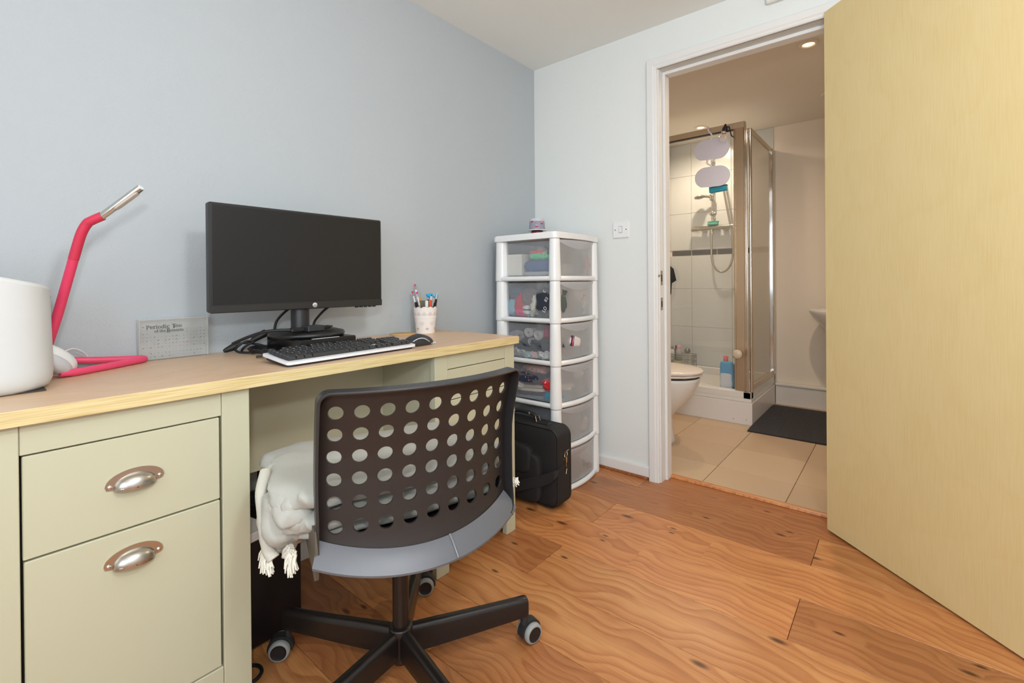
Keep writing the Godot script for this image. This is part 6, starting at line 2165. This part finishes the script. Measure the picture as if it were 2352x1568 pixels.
	mb.lathe(Vector3(0, 0.075, 0), p2([0.041, 0.0, 0.042, 0.002, 0.042, 0.016, 0.039, 0.018, 0.0001, 0.018]), 28)
	obj("lid", mb, mat(c8(152, 152, 112), 0.4), tb)
	var bl = thing("steel_ball", "round silver ball-shaped scourer on the rim of the caddy", "scourer", Vector3(1.85, 0.355, 0.225))
	mb = MB.new()
	mb.lump(Vector3(0, 0.018, 0), Vector3(0.05, 0.05, 0.05), 1, 1, 24, 14)
	obj("ball", mb, mat(c8(120, 120, 118), 0.25, 0.7), bl)
	# ---- toilet on the left wall
	var to = thing("toilet", "white ceramic toilet with closed lid left of the shower", "toilet", Vector3(0.60, 0, 0.2))
	var dsh := func(a: float, hw: float, zf: float, zb: float) -> Vector2:
		var zc := zf - hw * 1.25
		if sin(a) >= 0.0:
			return Vector2(cos(a) * hw, zc + sin(a) * (zf - zc))
		var k := 0.55
		return Vector2(signf(cos(a)) * pow(absf(cos(a)), k) * hw, zc + sin(a) * (zc - zb))
	var lv := [[0.0, 0.105, 0.378, -0.05], [0.01, 0.106, 0.380, -0.05], [0.08, 0.098, 0.366, -0.05], [0.155, 0.096, 0.365, -0.05], [0.19, 0.108, 0.392, -0.06], [0.24, 0.14, 0.44, -0.07], [0.30, 0.165, 0.487, -0.08], [0.355, 0.177, 0.518, -0.09], [0.392, 0.18, 0.53, -0.09], [0.400, 0.174, 0.524, -0.09]]
	mb = MB.new()
	mb.grid(48, 27, func(u, v):
		var k: float = v * (lv.size() - 1)
		var i := mini(int(k), lv.size() - 2)
		var w: float = k - i
		var p: Vector2 = dsh.call(u * TAU, lerpf(lv[i][1], lv[i + 1][1], w), lerpf(lv[i][2], lv[i + 1][2], w), lerpf(lv[i][3], lv[i + 1][3], w))
		return Vector3(p.x, lerpf(lv[i][0], lv[i + 1][0], w), p.y), 1, false)
	obj("pan", mb, white, to)
	var slab := func(y0: float, y1: float, hw: float, zf: float, dome: float) -> MB:
		var m := MB.new()
		var pr := [[0.001, 0.0], [0.97, 0.0], [1.0, 0.3], [1.0, 0.6], [0.985, 0.85], [0.95, 1.0], [0.6, 1.0 + dome * 0.75], [0.001, 1.0 + dome]]
		m.grid(48, 7, func(u, v):
			var q: Array = pr[int(v * 7 + 0.01)]
			var p: Vector2 = dsh.call(u * TAU, hw, zf, -0.02)
			var c := Vector2(0, 0.24)
			p = c + (p - c) * q[0]
			return Vector3(p.x, lerpf(y0, y1, q[1]), p.y), 1, false)
		return m
	obj("seat", slab.call(0.412, 0.426, 0.184, 0.54, 0.0), mat(c8(232, 224, 216), 0.22), to)
	obj("lid", slab.call(0.4275, 0.449, 0.188, 0.548, 0.6), mat(c8(226, 214, 204), 0.2), to)
	mb = MB.new()
	mb.bx(0.05, 0.07, 0.399, 0.413, 0.46, 0.475, 0.002)
	mb.bx(-0.07, -0.05, 0.399, 0.413, 0.46, 0.475, 0.002)
	obj("seat_buffers", mb, mat(c8(214, 208, 200), 0.4), to)
	mb = MB.new()
	mb.bx(-0.185, 0.185, 0.40, 0.74, -0.168, 0.0, 0.02)
	mb.bx(-0.19, 0.19, 0.735, 0.765, -0.168, 0.006, 0.01)
	mb.bx(-0.09, 0.09, 0.15, 0.41, -0.168, 0.05, 0.01)
	obj("cistern", mb, white, to)
	# ---- basin on the far wall, its left half in view
	var ba = thing("wash_basin", "white wall-hung wash basin partly hidden by the open door", "basin", Vector3(2.0, 0.76, 1.395))
	mb = MB.new()
	var bp := [[0.06, -0.24], [0.09, -0.23], [0.13, -0.19], [0.17, -0.145], [0.21, -0.10], [0.243, -0.06], [0.262, -0.032], [0.270, -0.012], [0.268, 0.0], [0.255, 0.003], [0.225, -0.004], [0.19, -0.05], [0.12, -0.1], [0.001, -0.115]]
	mb.grid(56, bp.size() - 1, func(u, v):
		var q: Array = bp[int(v * (bp.size() - 1) + 0.01)]
		var a: float = u * TAU
		return Vector3(-0.235 - cos(a) * q[0] * 0.82, q[1], sin(a) * q[0]), 1, true)
	mb.bx(-0.26, 0.0, -0.06, 0.0, -0.19, 0.19, 0.02)
	obj("bowl", mb, white, ba)
	mb = MB.new()
	mb.lump(Vector3(-0.11, -0.34, 0), Vector3(0.2, 0.36, 0.17), 0.4, 0.7, 24, 12)
	obj("half_pedestal", mb, white, ba)
	# ---- dark bath mat with ribs across the doorway view
	var ma = thing("bath_mat", "dark grey ribbed bath mat on the tiles beside shower plinth", "bath mat", Vector3(1.5, 0.0, 1.15))
	mb = MB.new()
	mb.grid(40 * 6, 10, func(u, v):
		var z: float = lerpf(-0.282, 0.28, u)
		var r := absf(sin(u * PI * 40.0))
		var ex: float = 0.405 + 0.004 * r
		var x: float = lerpf(-0.412, ex, v)
		var edge: float = minf(1.0, minf(v, 1.0 - v) * 22.0)
		return Vector3(x + 0.03 * (z + 0.28) * (1 - v), 0.003 + (0.008 + 0.006 * r) * (0.25 + 0.75 * edge), z), 1, true)
	obj("pile", mb, bump(mat(c8(66, 65, 68), 0.95), 0.5, 2.0, 0.05, 17), ma)
	mb = MB.new()
	mb.bx(-0.412, 0.405, 0.0004, 0.005, -0.281, 0.28)
	obj("backing", mb, mat(c8(40, 40, 42), 0.9), ma)
	# ---- dark cloth hanging by the shower's left edge
	var tw = thing("hanging_cloth", "black cloth hanging on a hook at left edge of the shower front", "cloth", Vector3(1.2, 1.12, 0.27))
	mb = MB.new()
	var cf := func(u: float, v: float) -> Vector3:
		var w: float = [0.03, 0.10, 0.125, 0.085, 0.08, 0.06, 0.02][int(v * 6 + 0.01)]
		var y: float = [0.0, -0.05, -0.135, -0.155, -0.23, -0.27, -0.33][int(v * 6 + 0.01)]
		return Vector3(0.012 * sin(u * 14.0 + v * 2.0), y + 0.012 * sin(u * 5.0), (u - 0.35) * w * 1.25)
	mb.grid(20, 6, cf, 1, false)
	mb.grid(20, 6, func(u, v): return cf.call(u, v) + Vector3(0.004, 0, 0), 2, true)
	obj("cloth", mb, cloth_mat(c8(44, 44, 46)), tw)
	mb = MB.new()
	mb.tube(curve(pv([0.045, 0.006, -0.0, 0.02, 0.006, 0.0, 0.0, 0.0, 0.0, -0.012, 0.012, 0.0])), 0.004, 8)
	mb.lump(Vector3(0.046, 0.006, 0), Vector3(0.008, 0.03, 0.03), 1, 1, 12, 8)
	obj("hook", mb, chrome, tw)
